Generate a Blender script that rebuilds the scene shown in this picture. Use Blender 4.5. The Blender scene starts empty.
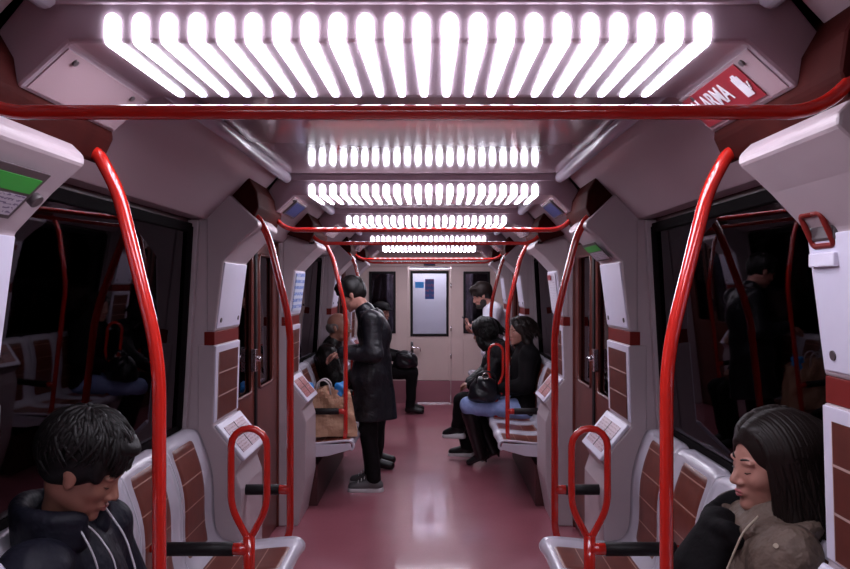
import bpy, bmesh, math, random
import numpy as np
from mathutils import Vector, Matrix
random.seed(7)
scene = bpy.context.scene
COL = scene.collection
PI = math.pi

# ------------------------------------------------------------------ materials
def mat(name, col, rough=.5, metal=0., spec=.5, coat=0., noise=None, bump=None, emit=None, aniso=None):
    m = bpy.data.materials.new(name); m.use_nodes = True
    nt = m.node_tree; b = nt.nodes['Principled BSDF']
    b.inputs['Base Color'].default_value = (*col, 1); b.inputs['Roughness'].default_value = rough
    b.inputs['Metallic'].default_value = metal; b.inputs['Specular IOR Level'].default_value = spec
    b.inputs['Coat Weight'].default_value = coat
    if coat: b.inputs['Coat Roughness'].default_value = .08
    if emit: b.inputs['Emission Color'].default_value = (*emit[0], 1); b.inputs['Emission Strength'].default_value = emit[1]
    if noise or bump:
        tc = nt.nodes.new('ShaderNodeTexCoord')
    if noise:      # (scale, second colour, lo, hi)
        n = nt.nodes.new('ShaderNodeTexNoise'); n.inputs['Scale'].default_value = noise[0]; n.inputs['Detail'].default_value = 6
        r = nt.nodes.new('ShaderNodeValToRGB')
        r.color_ramp.elements[0].position = noise[2]; r.color_ramp.elements[0].color = (*col, 1)
        r.color_ramp.elements[1].position = noise[3]; r.color_ramp.elements[1].color = (*noise[1], 1)
        nt.links.new(tc.outputs['Object'], n.inputs['Vector']); nt.links.new(n.outputs['Fac'], r.inputs['Fac'])
        nt.links.new(r.outputs['Color'], b.inputs['Base Color'])
    if bump:       # (scale, strength, distance)
        n2 = nt.nodes.new('ShaderNodeTexNoise'); n2.inputs['Scale'].default_value = bump[0]; n2.inputs['Detail'].default_value = 3
        bp = nt.nodes.new('ShaderNodeBump'); bp.inputs['Strength'].default_value = bump[1]; bp.inputs['Distance'].default_value = bump[2]
        nt.links.new(tc.outputs['Object'], n2.inputs['Vector']); nt.links.new(n2.outputs['Fac'], bp.inputs['Height'])
        nt.links.new(bp.outputs['Normal'], b.inputs['Normal'])
    return m

def line_mat(name, col, line, sx, sy, rough=.4, mortar=.02, offset=0., squash=1.0, coat=0.):
    """rows / tiles from a brick texture in UV space"""
    m = mat(name, col, rough, coat=coat); nt = m.node_tree; b = nt.nodes['Principled BSDF']
    uv = nt.nodes.new('ShaderNodeTexCoord'); br = nt.nodes.new('ShaderNodeTexBrick')
    br.offset = offset
    br.inputs['Scale'].default_value = 1
    br.inputs['Brick Width'].default_value = sx; br.inputs['Row Height'].default_value = sy
    br.inputs['Mortar Size'].default_value = mortar; br.inputs['Mortar Smooth'].default_value = 0
    n = nt.nodes.new('ShaderNodeTexNoise'); n.inputs['Scale'].default_value = 22; n.inputs['Detail'].default_value = 5
    mx = nt.nodes.new('ShaderNodeMixRGB'); mx.inputs['Color1'].default_value = (*col, 1)
    mx.inputs['Color2'].default_value = (col[0]*.55, col[1]*.5, col[2]*.5, 1)
    nt.links.new(uv.outputs['UV'], n.inputs['Vector']); nt.links.new(n.outputs['Fac'], mx.inputs['Fac'])
    nt.links.new(uv.outputs['UV'], br.inputs['Vector'])
    nt.links.new(mx.outputs['Color'], br.inputs['Color1']); nt.links.new(mx.outputs['Color'], br.inputs['Color2'])
    br.inputs['Mortar'].default_value = (*line, 1)
    nt.links.new(br.outputs['Color'], b.inputs['Base Color'])
    return m

M = {}
M['panel'] = mat('panel_mauve', (.40, .325, .355), .38, noise=(2.2, (.46, .375, .40), .35, .7))
M['panel_white'] = mat('panel_white', (.60, .57, .70), .36, noise=(3., (.67, .63, .74), .35, .7))
M['ceiling'] = mat('ceiling_gloss', (.36, .265, .295), .17, coat=.6, noise=(1.6, (.40, .28, .31), .3, .75))
M['cove'] = mat('cove_mauve', (.41, .31, .34), .28, noise=(1.4, (.46, .345, .38), .3, .75))
M['housing'] = mat('lamp_housing', (.36, .285, .33), .33, noise=(3, (.40, .31, .355), .3, .7))
M['tube'] = mat('moulding_satin', (.50, .44, .52), .25)
M['slat'] = mat('lamp_slat', (.9, .9, 1), .4, emit=((.89, .87, 1.0), 22))
M['red'] = mat('red_paint', (.50, .016, .010), .17, coat=1.)
M['red_dark'] = mat('red_dark', (.032, .0045, .004), .8, spec=.05, noise=(9, (.042, .006, .005), .4, .6))
M['red_band'] = mat('red_band', (.15, .010, .008), .5, spec=.2)  # band sits nearly flush; its recess shade is put into this darker red
M['seat_white'] = mat('seat_white', (.60, .57, .66), .27, coat=.3, noise=(6, (.54, .51, .58), .35, .7))
M['pad'] = line_mat('seat_wood', (.20, .042, .024), (.44, .24, .19), .9, .105, .38, .0025, coat=.08)
M['tile'] = line_mat('pillar_tiles', (.125, .027, .018), (.45, .30, .27), .60, .105, .45, .003)
M['door'] = mat('door_red', (.10, .019, .014), .35, coat=.15, noise=(5, (.13, .028, .019), .4, .65))
M['black'] = mat('black_rubber', (.009, .007, .008), .5, spec=.2)
M['grip'] = mat('black_grip', (.008, .006, .007), .5, spec=.25, bump=(90, .3, .003))
M['chrome'] = mat('chrome', (.75, .73, .76), .16, 1.)
M['end'] = mat('end_panel', (.60, .455, .43), .42, noise=(2, (.66, .50, .47), .35, .7))
M['end_pink'] = mat('end_kick', (.32, .125, .155), .42)
M['lower'] = mat('lower_wall', (.07, .018, .020), .5)
M['vest'] = mat('vestibule', (.55, .55, .60), .4)
M['blue_screen'] = mat('screen_blue', (.020, .024, .085), .5, spec=.2)
M['paper'] = mat('paper_bag', (.52, .30, .19), .62, noise=(14, (.42, .23, .14), .4, .7), bump=(22, .8, .02))
M['tissue'] = mat('blue_plastic', (.02, .23, .62), .4)
M['rope'] = mat('rope', (.55, .50, .50), .7)
M['white'] = mat('white_enamel', (.72, .70, .75), .4)
M['redsign'] = mat('sign_red', (.28, .018, .03), .45)
M['green'] = mat('sign_green', (.03, .33, .04), .45)
M['frame_dark'] = mat('sign_frame', (.06, .045, .05), .4)
M['plastic'] = mat('film', (.5, .4, .4), .15, coat=.5, bump=(40, 1., .02))

def floor_mat():
    m = mat('floor_vinyl', (.27, .085, .105), .3); nt = m.node_tree; b = nt.nodes['Principled BSDF']
    tc = nt.nodes.new('ShaderNodeTexCoord')
    n = nt.nodes.new('ShaderNodeTexNoise'); n.inputs['Scale'].default_value = 2.3; n.inputs['Detail'].default_value = 8
    r = nt.nodes.new('ShaderNodeValToRGB')
    r.color_ramp.elements[0].position = .3; r.color_ramp.elements[0].color = (.31, .088, .118, 1)
    r.color_ramp.elements[1].position = .75; r.color_ramp.elements[1].color = (.39, .125, .16, 1)
    v = nt.nodes.new('ShaderNodeTexNoise'); v.inputs['Scale'].default_value = 55; v.inputs['Detail'].default_value = 2
    rr = nt.nodes.new('ShaderNodeMapRange'); rr.inputs[3].default_value = .30; rr.inputs[4].default_value = .42
    b.inputs['Coat Weight'].default_value = .8; b.inputs['Coat IOR'].default_value = 1.75; b.inputs['Coat Roughness'].default_value = .075
    v2 = nt.nodes.new('ShaderNodeTexVoronoi'); v2.inputs['Scale'].default_value = 45
    r2 = nt.nodes.new('ShaderNodeValToRGB')
    r2.color_ramp.elements[0].position = .03; r2.color_ramp.elements[0].color = (.35, .3, .3, 1)
    r2.color_ramp.elements[1].position = .055; r2.color_ramp.elements[1].color = (1, 1, 1, 1)
    mx = nt.nodes.new('ShaderNodeMixRGB'); mx.blend_type = 'MULTIPLY'; mx.inputs['Fac'].default_value = .55
    for a in (n, v, v2): nt.links.new(tc.outputs['Object'], a.inputs['Vector'])
    nt.links.new(n.outputs['Fac'], r.inputs['Fac']); nt.links.new(v2.outputs['Distance'], r2.inputs['Fac'])
    nt.links.new(r.outputs['Color'], mx.inputs['Color1']); nt.links.new(r2.outputs['Color'], mx.inputs['Color2'])
    nt.links.new(mx.outputs['Color'], b.inputs['Base Color'])
    nt.links.new(v.outputs['Fac'], rr.inputs['Value']); nt.links.new(rr.outputs['Result'], b.inputs['Roughness'])
    return m
M['floor'] = floor_mat()

M['frame_matt'] = mat('window_gasket', (.007, .005, .006), .85, spec=.05)
def glass_mat(name, tint, ior=1.6, gloss=(.8, .75, .8)):
    m = bpy.data.materials.new(name); m.use_nodes = True; nt = m.node_tree; nt.nodes.clear()
    out = nt.nodes.new('ShaderNodeOutputMaterial'); mix = nt.nodes.new('ShaderNodeMixShader')
    tr = nt.nodes.new('ShaderNodeBsdfTransparent'); tr.inputs['Color'].default_value = (*tint, 1)
    gl = nt.nodes.new('ShaderNodeBsdfGlossy'); gl.inputs['Roughness'].default_value = .02; gl.inputs['Color'].default_value = (*gloss, 1)
    fr = nt.nodes.new('ShaderNodeFresnel'); fr.inputs['IOR'].default_value = ior
    nt.links.new(fr.outputs['Fac'], mix.inputs['Fac']); nt.links.new(tr.outputs[0], mix.inputs[1])
    nt.links.new(gl.outputs[0], mix.inputs[2]); nt.links.new(mix.outputs[0], out.inputs['Surface'])
    return m
M['glass'] = glass_mat('window_glass', (.25, .22, .25), 1.48, (.6, .54, .58))
M['glass_clear'] = glass_mat('clear_glass', (.88, .86, .9), 1.45)

def text_mat(name, base, ink, rows, fill=.55, band=None):
    """printed sheet: rows of illegible fine print, UV space 0..1"""
    m = mat(name, base, .35); nt = m.node_tree; b = nt.nodes['Principled BSDF']
    tc = nt.nodes.new('ShaderNodeTexCoord'); sep = nt.nodes.new('ShaderNodeSeparateXYZ')
    mp = nt.nodes.new('ShaderNodeMapping'); mp.inputs['Scale'].default_value = (9, rows, 1)
    n = nt.nodes.new('ShaderNodeTexNoise'); n.inputs['Scale'].default_value = 2.2
    gt = nt.nodes.new('ShaderNodeMath'); gt.operation = 'LESS_THAN'; gt.inputs[1].default_value = fill
    w = nt.nodes.new('ShaderNodeMath'); w.operation = 'MULTIPLY'; w.inputs[1].default_value = rows
    fr = nt.nodes.new('ShaderNodeMath'); fr.operation = 'FRACT'
    l = nt.nodes.new('ShaderNodeMath'); l.operation = 'GREATER_THAN'; l.inputs[1].default_value = .5
    mul = nt.nodes.new('ShaderNodeMath'); mul.operation = 'MULTIPLY'
    mx = nt.nodes.new('ShaderNodeMixRGB'); mx.inputs['Color1'].default_value = (*base, 1); mx.inputs['Color2'].default_value = (*ink, 1)
    L = nt.links.new
    L(tc.outputs['UV'], mp.inputs['Vector']); L(mp.outputs[0], n.inputs['Vector']); L(n.outputs['Fac'], gt.inputs[0])
    L(tc.outputs['UV'], sep.inputs[0]); L(sep.outputs['Y'], w.inputs[0]); L(w.outputs[0], fr.inputs[0]); L(fr.outputs[0], l.inputs[0])
    L(gt.outputs[0], mul.inputs[0]); L(l.outputs[0], mul.inputs[1]); L(mul.outputs[0], mx.inputs['Fac'])
    L(mx.outputs['Color'], b.inputs['Base Color'])
    return m
M['info'] = text_mat('info_print', (.40, .27, .33), (.22, .10, .13), 9, .52)
M['info_red'] = text_mat('info_print_red', (.34, .10, .10), (.55, .38, .40), 8, .42)
M['poster_blue'] = text_mat('poster_blue', (.62, .66, .78), (.10, .20, .55), 6, .56)
M['poster_white'] = text_mat('poster_white', (.62, .58, .66), (.30, .22, .30), 14, .42)
M['map_strip'] = text_mat('map_strip', (.42, .38, .44), (.12, .08, .16), 5, .5)
M['sticker_blue'] = text_mat('sticker_blue', (.02, .05, .20), (.25, .04, .08), 4, .45)

# ------------------------------------------------------------------ object helpers
def link(o): COL.objects.link(o); return o
def props(o, label=None, cat=None, group=None, kind=None):
    if label: o['label'] = label
    if cat: o['category'] = cat
    if group: o['group'] = group
    if kind: o['kind'] = kind
    return o
def empty(name, loc, label=None, cat=None, group=None, kind=None):
    o = bpy.data.objects.new(name, None); o.empty_display_size = .05; link(o); o.location = loc
    return props(o, label, cat, group, kind)

class MB:
    """collects shapes in world space, builds ONE mesh object"""
    def __init__(s): s.v = []; s.f = []; s.uv = {}; s.sm = []
    def add(s, vs, fs, smooth=False):
        n = len(s.v); s.v += [tuple(v) for v in vs]
        for f in fs: s.f.append(tuple(i+n for i in f)); s.sm.append(smooth)
        return s
    def box(s, x0, x1, y0, y1, z0, z1):
        x0, x1 = min(x0, x1), max(x0, x1); y0, y1 = min(y0, y1), max(y0, y1); z0, z1 = min(z0, z1), max(z0, z1)
        vs = [(x, y, z) for z in (z0, z1) for y in (y0, y1) for x in (x0, x1)]
        return s.add(vs, [(0,2,3,1),(4,5,7,6),(0,1,5,4),(2,6,7,3),(0,4,6,2),(1,3,7,5)])
    def prism(s, poly, y0, y1):      # polygon in XZ, extruded along Y
        n = len(poly); a = sum(poly[i][0]*poly[(i+1)%n][1]-poly[(i+1)%n][0]*poly[i][1] for i in range(n))
        if a < 0: poly = poly[::-1]
        vs = [(x, y0, z) for x, z in poly]+[(x, y1, z) for x, z in poly]
        fs = [tuple(range(n)), tuple(range(2*n-1, n-1, -1))]
        fs += [(i, i+n, (i+1)%n+n, (i+1)%n) for i in range(n)]
        return s.add(vs, fs)
    def slab(s, p, u, v, t, du, dv):   # plate: corner p, unit dirs u,v, sizes du,dv, thickness t along u x v
        p, u, v = Vector(p), Vector(u), Vector(v); n = u.cross(v).normalized()*t
        q = [p, p+u*du, p+u*du+v*dv, p+v*dv]
        vs = [a-n*.0 for a in q]+[a+n for a in q]
        return s.add(vs, [(3,2,1,0),(4,5,6,7),(0,1,5,4),(1,2,6,5),(2,3,7,6),(3,0,4,7)])
    def tube(s, pts, r, seg=14, closed=False, cap=True):
        pts = [Vector(p) for p in pts]; n = len(pts); rs = r if isinstance(r, (list, tuple)) else [r]*n
        vs = []; fs = []; prev = None
        for i, p in enumerate(pts):
            if closed: t = (pts[(i+1)%n]-pts[i-1]).normalized()
            else: t = (pts[min(i+1, n-1)]-pts[max(i-1, 0)]).normalized()
            if prev is None:
                a = t.orthogonal().normalized()
            else:
                a = (prev-t*prev.dot(t)).normalized()
            prev = a; b = t.cross(a)
            for k in range(seg):
                th = 2*PI*k/seg; vs.append(p+(a*math.cos(th)+b*math.sin(th))*rs[i])
        m = n if closed else n-1
        off = 0
        if closed:   # twist fix
            a0 = vs[0]; last = prev
        for i in range(m):
            j = (i+1)%n
            sh = 0
            if closed and i == n-1:
                best = min(range(seg), key=lambda q: (vs[i*seg]-vs[j*seg+q]).length); sh = best
            for k in range(seg):
                fs.append((i*seg+k, i*seg+(k+1)%seg, j*seg+(k+1+sh)%seg, j*seg+(k+sh)%seg))
        s.add(vs, fs, True)
        if not closed and cap:
            n0 = len(s.v)-len(vs)
            s.f.append(tuple(n0+k for k in range(seg-1, -1, -1))); s.sm.append(False)
            s.f.append(tuple(n0+(n-1)*seg+k for k in range(seg))); s.sm.append(False)
        return s
    def build(s, name, material, parent=None, bevel=0., label=None, mats=None):
        me = bpy.data.meshes.new(name); me.from_pydata([tuple(v) for v in s.v], [], s.f)
        me.polygons.foreach_set('use_smooth', s.sm)
        bm = bmesh.new(); bm.from_mesh(me); bmesh.ops.recalc_face_normals(bm, faces=bm.faces); bm.to_mesh(me); bm.free()
        me.materials.append(material)
        o = bpy.data.objects.new(name, me); link(o)
        if parent is not None:
            o.parent = parent
            w = world_loc(parent)
            me.transform(Matrix.Translation(-w))
        if bevel:
            b = o.modifiers.new('bevel', 'BEVEL'); b.width = bevel; b.segments = 2; b.limit_method = 'ANGLE'; b.angle_limit = math.radians(28)
        if label: o['label'] = label
        return o
def world_loc(o):
    w = Vector(o.location)
    while o.parent: o = o.parent; w += Vector(o.location)
    return w

def fillet(pts, rad, n=7):
    pts = [Vector(p) for p in pts]; out = [pts[0]]
    for i in range(1, len(pts)-1):
        a, b, c = pts[i-1], pts[i], pts[i+1]; r = rad[i-1] if isinstance(rad, (list, tuple)) else rad
        d1 = (a-b); d2 = (c-b); l = min(r, d1.length*.49, d2.length*.49)
        p, q = b+d1.normalized()*l, b+d2.normalized()*l
        for k in range(n+1):
            t = k/n; out.append(p*(1-t)**2+b*2*t*(1-t)+q*t*t)
    out.append(pts[-1]); return out

def uv_obj(name, vs, fs, uvs, material, parent=None, smooth=False, label=None):
    me = bpy.data.meshes.new(name); me.from_pydata([tuple(v) for v in vs], [], fs)
    ul = me.uv_layers.new(name='UVMap')
    for lp in me.loops: ul.data[lp.index].uv = uvs[lp.vertex_index]
    me.polygons.foreach_set('use_smooth', [smooth]*len(fs)); me.materials.append(material)
    o = bpy.data.objects.new(name, me); link(o)
    if parent is not None:
        o.parent = parent; me.transform(Matrix.Translation(-world_loc(parent)))
    if label: o['label'] = label
    return o
def sheet(name, p, u, v, du, dv, material, parent=None, t=.004, uvscale=None, label=None):
    """thin printed plate facing u x v, with UVs 0..1 (or metric)"""
    p, u, v = Vector(p), Vector(u).normalized(), Vector(v).normalized(); n = u.cross(v).normalized()*t
    q = [p, p+u*du, p+u*du+v*dv, p+v*dv]
    vs = [a+n for a in q]+q
    U, V = uvscale if uvscale else (1, 1)
    uvs = [(0,0),(U,0),(U,V),(0,V)]*2
    fs = [(0,1,2,3),(7,6,5,4),(0,4,5,1),(1,5,6,2),(2,6,7,3),(3,7,4,0)]
    return uv_obj(name, vs, fs, uvs, material, parent, label=label)

def copy_tree(o, parent=None):
    c = o.copy(); link(c)
    if parent is not None: c.parent = parent
    for ch in list(o.children): copy_tree(ch, c)
    return c

# ------------------------------------------------------------------ layout constants (metres; y runs along the car)
YB, YE = -2.0, 10.5                      # shell ends
PIL = [(1.27, 1.69), (3.36, 3.78), (5.08, 5.50), (7.22, 7.64), (8.94, 9.36)]
BAYS = [(1.69, 3.36), (5.50, 7.22)]
DOORS = [(-.03, 1.27), (3.78, 5.08), (7.64, 8.94)]
LAMPS = [-.12, 1.43, 3.78, 5.44, 7.58, 9.35]
LT = .42
side_word = {-1: 'left', 1: 'right'}
place = ['nearest', 'second', 'third', 'fourth', 'farthest']

# ------------------------------------------------------------------ shell
MB().box(-1.2, 1.2, YB, YE, -.06, 0).build('floor', M['floor'])['kind'] = 'structure'
c = MB().box(-.735, .735, YB, YE, 2.17, 2.23).build('ceiling', M['ceiling']); c['kind'] = 'structure'
for s in (-1, 1):
    w = side_word[s]
    # lower wall below the windows, header above them
    b = MB(); b.box(s*1.07, s*1.14, YB, YE, 0, .96); b.box(s*1.03, s*1.14, YB, YE, 1.87, 2.0)
    ys = [YB]
    for a in sorted([y for bay in BAYS for y in bay]+[-1.7, -.48, 9.36, YE]): ys.append(a)
    b.build('wall_'+w, M['lower'])['kind'] = 'structure'
    # sloping coves
    n = 1
    segs = [(-1.9, -.15), (.31, 1.42), (1.86, 3.765), (4.21, 5.43), (5.87, 7.57), (8.01, 9.34), (9.78, 10.49)]
    cv = empty('trim_'+('1' if s < 0 else '2'), (s*.85, 0, 1.9), kind='structure')
    for y0, y1 in segs:
        MB().prism([(s*.714, 2.165), (s*.96, 1.906), (s*1.03, 1.906), (s*1.03, 1.99), (s*.80, 2.20), (s*.72, 2.20)], y0, y1).build('cove_panel', M['cove'], cv, .006)
        MB().tube([(s*.682, y0, 2.150), (s*.682, y1, 2.150)], .026, 16).build('moulding', M['tube'], cv)
    # window bays
wn = 1
for s in (-1, 1):
    for (y0, y1) in [(-1.9, -.48)]+BAYS+[(9.36, 10.48)]:
        r = empty('window_%d' % wn, (s*1.05, (y0+y1)/2, .96), kind='structure'); wn += 1
        xa, xb = s*1.075, s*1.025
        e = .05
        MB().add([(xa, y0+e, .985), (xa, y1-e, .985), (xb, y1-e, 1.86), (xb, y0+e, 1.86),
                  (xa+s*.008, y0+e, .985), (xa+s*.008, y1-e, .985), (xb+s*.008, y1-e, 1.86), (xb+s*.008, y0+e, 1.86)],
                 [(0,1,2,3),(7,6,5,4),(0,4,5,1),(1,5,6,2),(2,6,7,3),(3,7,4,0)]).build('pane', M['glass'], r)
        f = MB()
        f.prism([(s*1.055, .955), (s*1.085, .955), (s*1.085, .995), (s*1.068, .995)], y0, y1)
        f.prism([(s*1.01, 1.845), (s*1.05, 1.845), (s*1.05, 1.885), (s*1.01, 1.885)], y0, y1)
        for ya in (y0, y1-.055):
            f.add([(s*1.055, ya, .98), (s*1.055, ya+.055, .98), (s*1.005, ya+.055, 1.87), (s*1.005, ya, 1.87),
                   (s*1.09, ya, .98), (s*1.09, ya+.055, .98), (s*1.04, ya+.055, 1.87), (s*1.04, ya, 1.87)],
                  [(0,1,2,3),(7,6,5,4),(0,4,5,1),(1,5,6,2),(2,6,7,3),(3,7,4,0)])
        f.build('frame', M['frame_matt'], r, .003)
# dark skin of the car outside the glass
for s in (-1, 1):
    t = MB().box(s*1.45, s*1.5, YB-.05, YE+.9, -.06, 2.4).build('trim_%d' % (3 if s < 0 else 4), M['black']); t['kind'] = 'structure'
MB().box(-1.14, 1.14, YB-.06, YB, 0, 2.23).build('wall_back', M['panel'])['kind'] = 'structure'
MB().box(-1.45, 1.45, YB, YE+.9, 2.235, 2.28).build('trim_5', M['black'])['kind'] = 'structure'

# ------------------------------------------------------------------ end wall with centre door
ew = MB()
for x0, x1 in ((-1.14, -.84), (-.47, -.30), (.30, .47), (.84, 1.14)): ew.box(x0, x1, YE, YE+.06, .31, 1.90)
for s in (-1, 1):
    ew.box(s*.47, s*.84, YE, YE+.06, .31, .97); ew.box(s*.47, s*.84, YE, YE+.06, 1.83, 1.90)
ew.box(-1.14, 1.14, YE-.03, YE+.06, 1.90, 2.23)
ewo = ew.build('wall_end', M['end'], bevel=.003); ewo['kind'] = 'structure'
for s in (-1, 1):
    MB().box(s*.30, s*1.14, YE-.012, YE+.06, 0, .315).build('kick_panel', M['end_pink'], ewo)
for s in (-1, 1):
    r = empty('window_%d' % wn, (s*.655, YE, .97), kind='structure'); wn += 1
    f = MB()
    for a in ((.47, .50, .97, 1.83), (.81, .84, .97, 1.83), (.50, .81, .97, 1.0), (.50, .81, 1.80, 1.83)):
        f.box(s*a[0], s*a[1], YE-.012, YE+.03, a[2], a[3])
    f.build('frame', M['black'], r, .003)
    MB().box(s*.50, s*.81, YE+.004, YE+.012, 1.0, 1.80).build('pane', M['glass'], r)
d = empty('door_1', (0, YE, 0), kind='structure')
f = MB()
for a in ((-.292, -.265, .02, 1.86), (.265, .292, .02, 1.86), (-.265, .265, 1.835, 1.86), (-.265, .265, .32, .93)): f.box(a[0], a[1], YE-.022, YE+.03, a[2], a[3])
f.build('door_panel', M['end'], d, .003)
MB().box(-.29, .29, YE-.026, YE+.03, .02, .315).build('kick_plate', M['end_pink'], d, .003)
f = MB()
for a in ((-.265, -.232, .93, 1.835), (.232, .265, .93, 1.835), (-.232, .232, .93, .965), (-.232, .232, 1.80, 1.835)): f.box(a[0], a[1], YE-.034, YE+.03, a[2], a[3])
f.build('window_frame', M['black'], d, .004)
MB().box(-.232, .232, YE-.004, YE+.006, .965, 1.80).build('pane', M['glass_clear'], d)
h = MB(); h.box(-.262, -.222, YE-.035, YE-.020, .66, .86)
h.build('handle_plate', M['chrome'], d, .004)
MB().tube(fillet([(-.245, YE-.03, .78), (-.245, YE-.075, .78), (-.13, YE-.075, .77), (-.125, YE-.07, .72)], .012), .0085, 10).build('door_handle', M['chrome'], d)
h = MB()
for z in (.62, 1.0, 1.6): h.tube([(.297, YE-.03, z), (.297, YE-.03, z+.07)], .008, 8)
h.build('hinge', M['chrome'], d)
MB().box(-.30, .30, YE-.03, YE+.01, 0, .02).build('door_sill', M['chrome'], d)
tg = props(sheet('sticker', (-.062, YE-.006, 1.447), (1,0,0), (0,0,1), .125, .278, M['sticker_blue']), 'dark blue sticker on the end door glass', 'sticker')
props(sheet('sticker', (-.20, YE-.006, 1.60), (1,0,0), (0,0,1), .12, .085, M['tissue']), 'small bright blue sticker left of the dark one on the end door glass', 'sticker')
ds = empty('line_display', (0, YE-.03, 1.92), 'small dark display box above the end door', 'display')
MB().box(-.08, .08, YE-.075, YE-.03, 1.905, 1.965).build('casing', M['frame_dark'], ds, .004)
MB().box(-.07, .07, YE-.078, YE-.074, 1.913, 1.957).build('screen', M['blue_screen'], ds)
# pale gangway beyond the door, with an unseen lamp added to brighten it
g = MB(); g.box(-.6, .6, 11.3, 11.36, 0, 2.2); g.box(-.66, -.6, YE+.06, 11.36, 0, 2.2); g.box(.6, .66, YE+.06, 11.36, 0, 2.2)
g.box(-.66, .66, YE+.06, 11.36, -.06, 0); g.box(-.66, .66, YE+.06, 11.36, 2.18, 2.23)
g.build('wall_gangway', M['vest'])['kind'] = 'structure'
gd = MB()
for a in ((-.33, -.30, 0, 1.95), (.30, .33, 0, 1.95), (-.30, .30, 1.92, 1.95)): gd.box(a[0], a[1], 11.27, 11.3, a[2], a[3])
gd.build('trim_6', M['end'])['kind'] = 'structure'
l = MB().box(-.3, .3, 10.95, 11.0, 2.15, 2.175).build('added_gangway_lamp', mat('added_gangway_light', (.9, .9, 1), emit=((.85, .88, 1), 85)))
props(l, 'narrow unseen lamp added to light the gangway behind the end door window', 'lamp')

# ------------------------------------------------------------------ ceiling lights
def lamp(y0, idx):
    big = idx == 1
    lab = ['', 'large slatted ceiling light nearest the camera, beside the ALARMA sign', 'slatted ceiling light second from the camera, with a blue screen at each end',
           'slatted ceiling light third from the camera, behind the second light', 'small slatted ceiling light fourth from the camera', 'tiny slatted ceiling light nearest the end door'][idx]
    r = empty('ceiling_light', (0, y0, 2.17), lab or 'slatted ceiling light above the camera', 'ceiling light', 'slatted ceiling lights')
    y1 = y0+LT
    MB().prism([(-.64, 2.065), (.64, 2.065), (.735, 1.978), (.80, 2.058), (.714, 2.165), (-.714, 2.165), (-.80, 2.058), (-.735, 1.978)], y0, y1).build('housing', M['housing'], r, .007)
    n = 22; first = None
    # slat outline: (u along path, half width)
    for i in range(n):
        x = -.558+1.116*i/(n-1)
        if first is None:
            st = []
            for k in range(7):
                a = PI/2*k/6; st.append((-.004, .058-.0155*(1-math.sin(a))-.0, .0155*math.cos(a) if k < 6 else .0))
            st = [(-.004, .053-.0135+.0135*math.sin(PI/2*(6-k)/6), .0135*math.cos(PI/2*(6-k)/6)) for k in range(7)]
            st += [(-.004, .012, .0138), (-.002, .002, .0138), (.003, -.003, .0137), (.012, -.004, .0135)]
            st += [(.10, -.004, .0122), (.30, -.004, .0090), (.36, -.004, .0078), (.392, -.004, .0065)]
            vs = []; fs = []
            for (yy, zz, hw) in st:
                hw = max(hw, .0012)
                iy, iz = (yy+.006 if yy < .004 else yy), (zz if yy < 0 else zz+.006)
                vs += [(x-hw, y0+yy, 2.065+zz), (x+hw, y0+yy, 2.065+zz), (x+hw, y0+iy, 2.065+iz), (x-hw, y0+iy, 2.065+iz)]
            for k in range(len(st)-1):
                a, b = 4*k, 4*k+4
                for q in range(4): fs.append((a+q, a+(q+1)%4, b+(q+1)%4, b+q))
            m_ = MB().add(vs, fs); first = m_.build('light_slat', M['slat'], r)
            x_first = x
        else:
            c_ = first.copy(); link(c_); c_.parent = r; c_.location = (x-x_first, 0, 0)
    # end frame where the housing meets the glossy panel
    MB().box(-.70, .70, y0-.012, y0, 2.135, 2.17).build('end_trim', M['frame_dark'] if False else M['housing'], r, .003)
    # paler wing covers
    for s in (-1, 1):
        u = Vector((s*.095, 0, -.087)).normalized()
        p = Vector((s*.648, y0+.012, 2.0577)); nn = Vector((-s*.087, 0, -.095)).normalized()*.003
        vs = [p, p+u*.108, p+u*.108+Vector((0, LT-.024, 0)), p+Vector((0, LT-.024, 0))]
        MB().add([a for a in vs]+[a+nn for a in vs], [(0,1,2,3),(7,6,5,4),(0,4,5,1),(1,5,6,2),(2,6,7,3),(3,7,4,0)]).build('wing_cover', M['ceiling'], r, .001)
        for yy in (.06, .34):
            q = Vector((s*.66, y0+yy, 2.0467))+nn*1.1
            MB().tube([q, q+nn*1.5], .007, 10).build('screw', M['frame_dark'], r)
    return r
for i, y in enumerate(LAMPS): lamp(y, i)

def on_wing(s, y, t, lift=.004):    # point on the slope of a lamp wing
    return Vector((s*(.64+.095*t), y, 2.065-.087*t))+Vector((-s*.087, 0, -.095)).normalized()*lift
# screens on the second fixture
for s in (-1, 1):
    r = empty('information_screen', on_wing(s, 3.98, .5), 'dark blue screen on the %s end of the second ceiling light' % side_word[s], 'screen')
    u = Vector((s*.095, 0, -.087)).normalized(); v = Vector((0, 1, 0))
    p = on_wing(s, 3.86, .14, .005); a, b = (u, v) if u.cross(v).dot(Vector((-s, 0, -1))) > 0 else (v, u)
    da, db = (.095, .28) if a is u else (.28, .095)
    MB().slab(p, a, b, .008, da, db).build('casing', M['frame_dark'], r, .002)
    MB().slab(p+u*.009+v*.012+Vector((-s*.087, 0, -.095)).normalized()*.008, a, b, .002, da-(.018 if a is u else .024), db-(.024 if a is u else .018)).build('display', M['blue_screen'], r)
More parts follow.
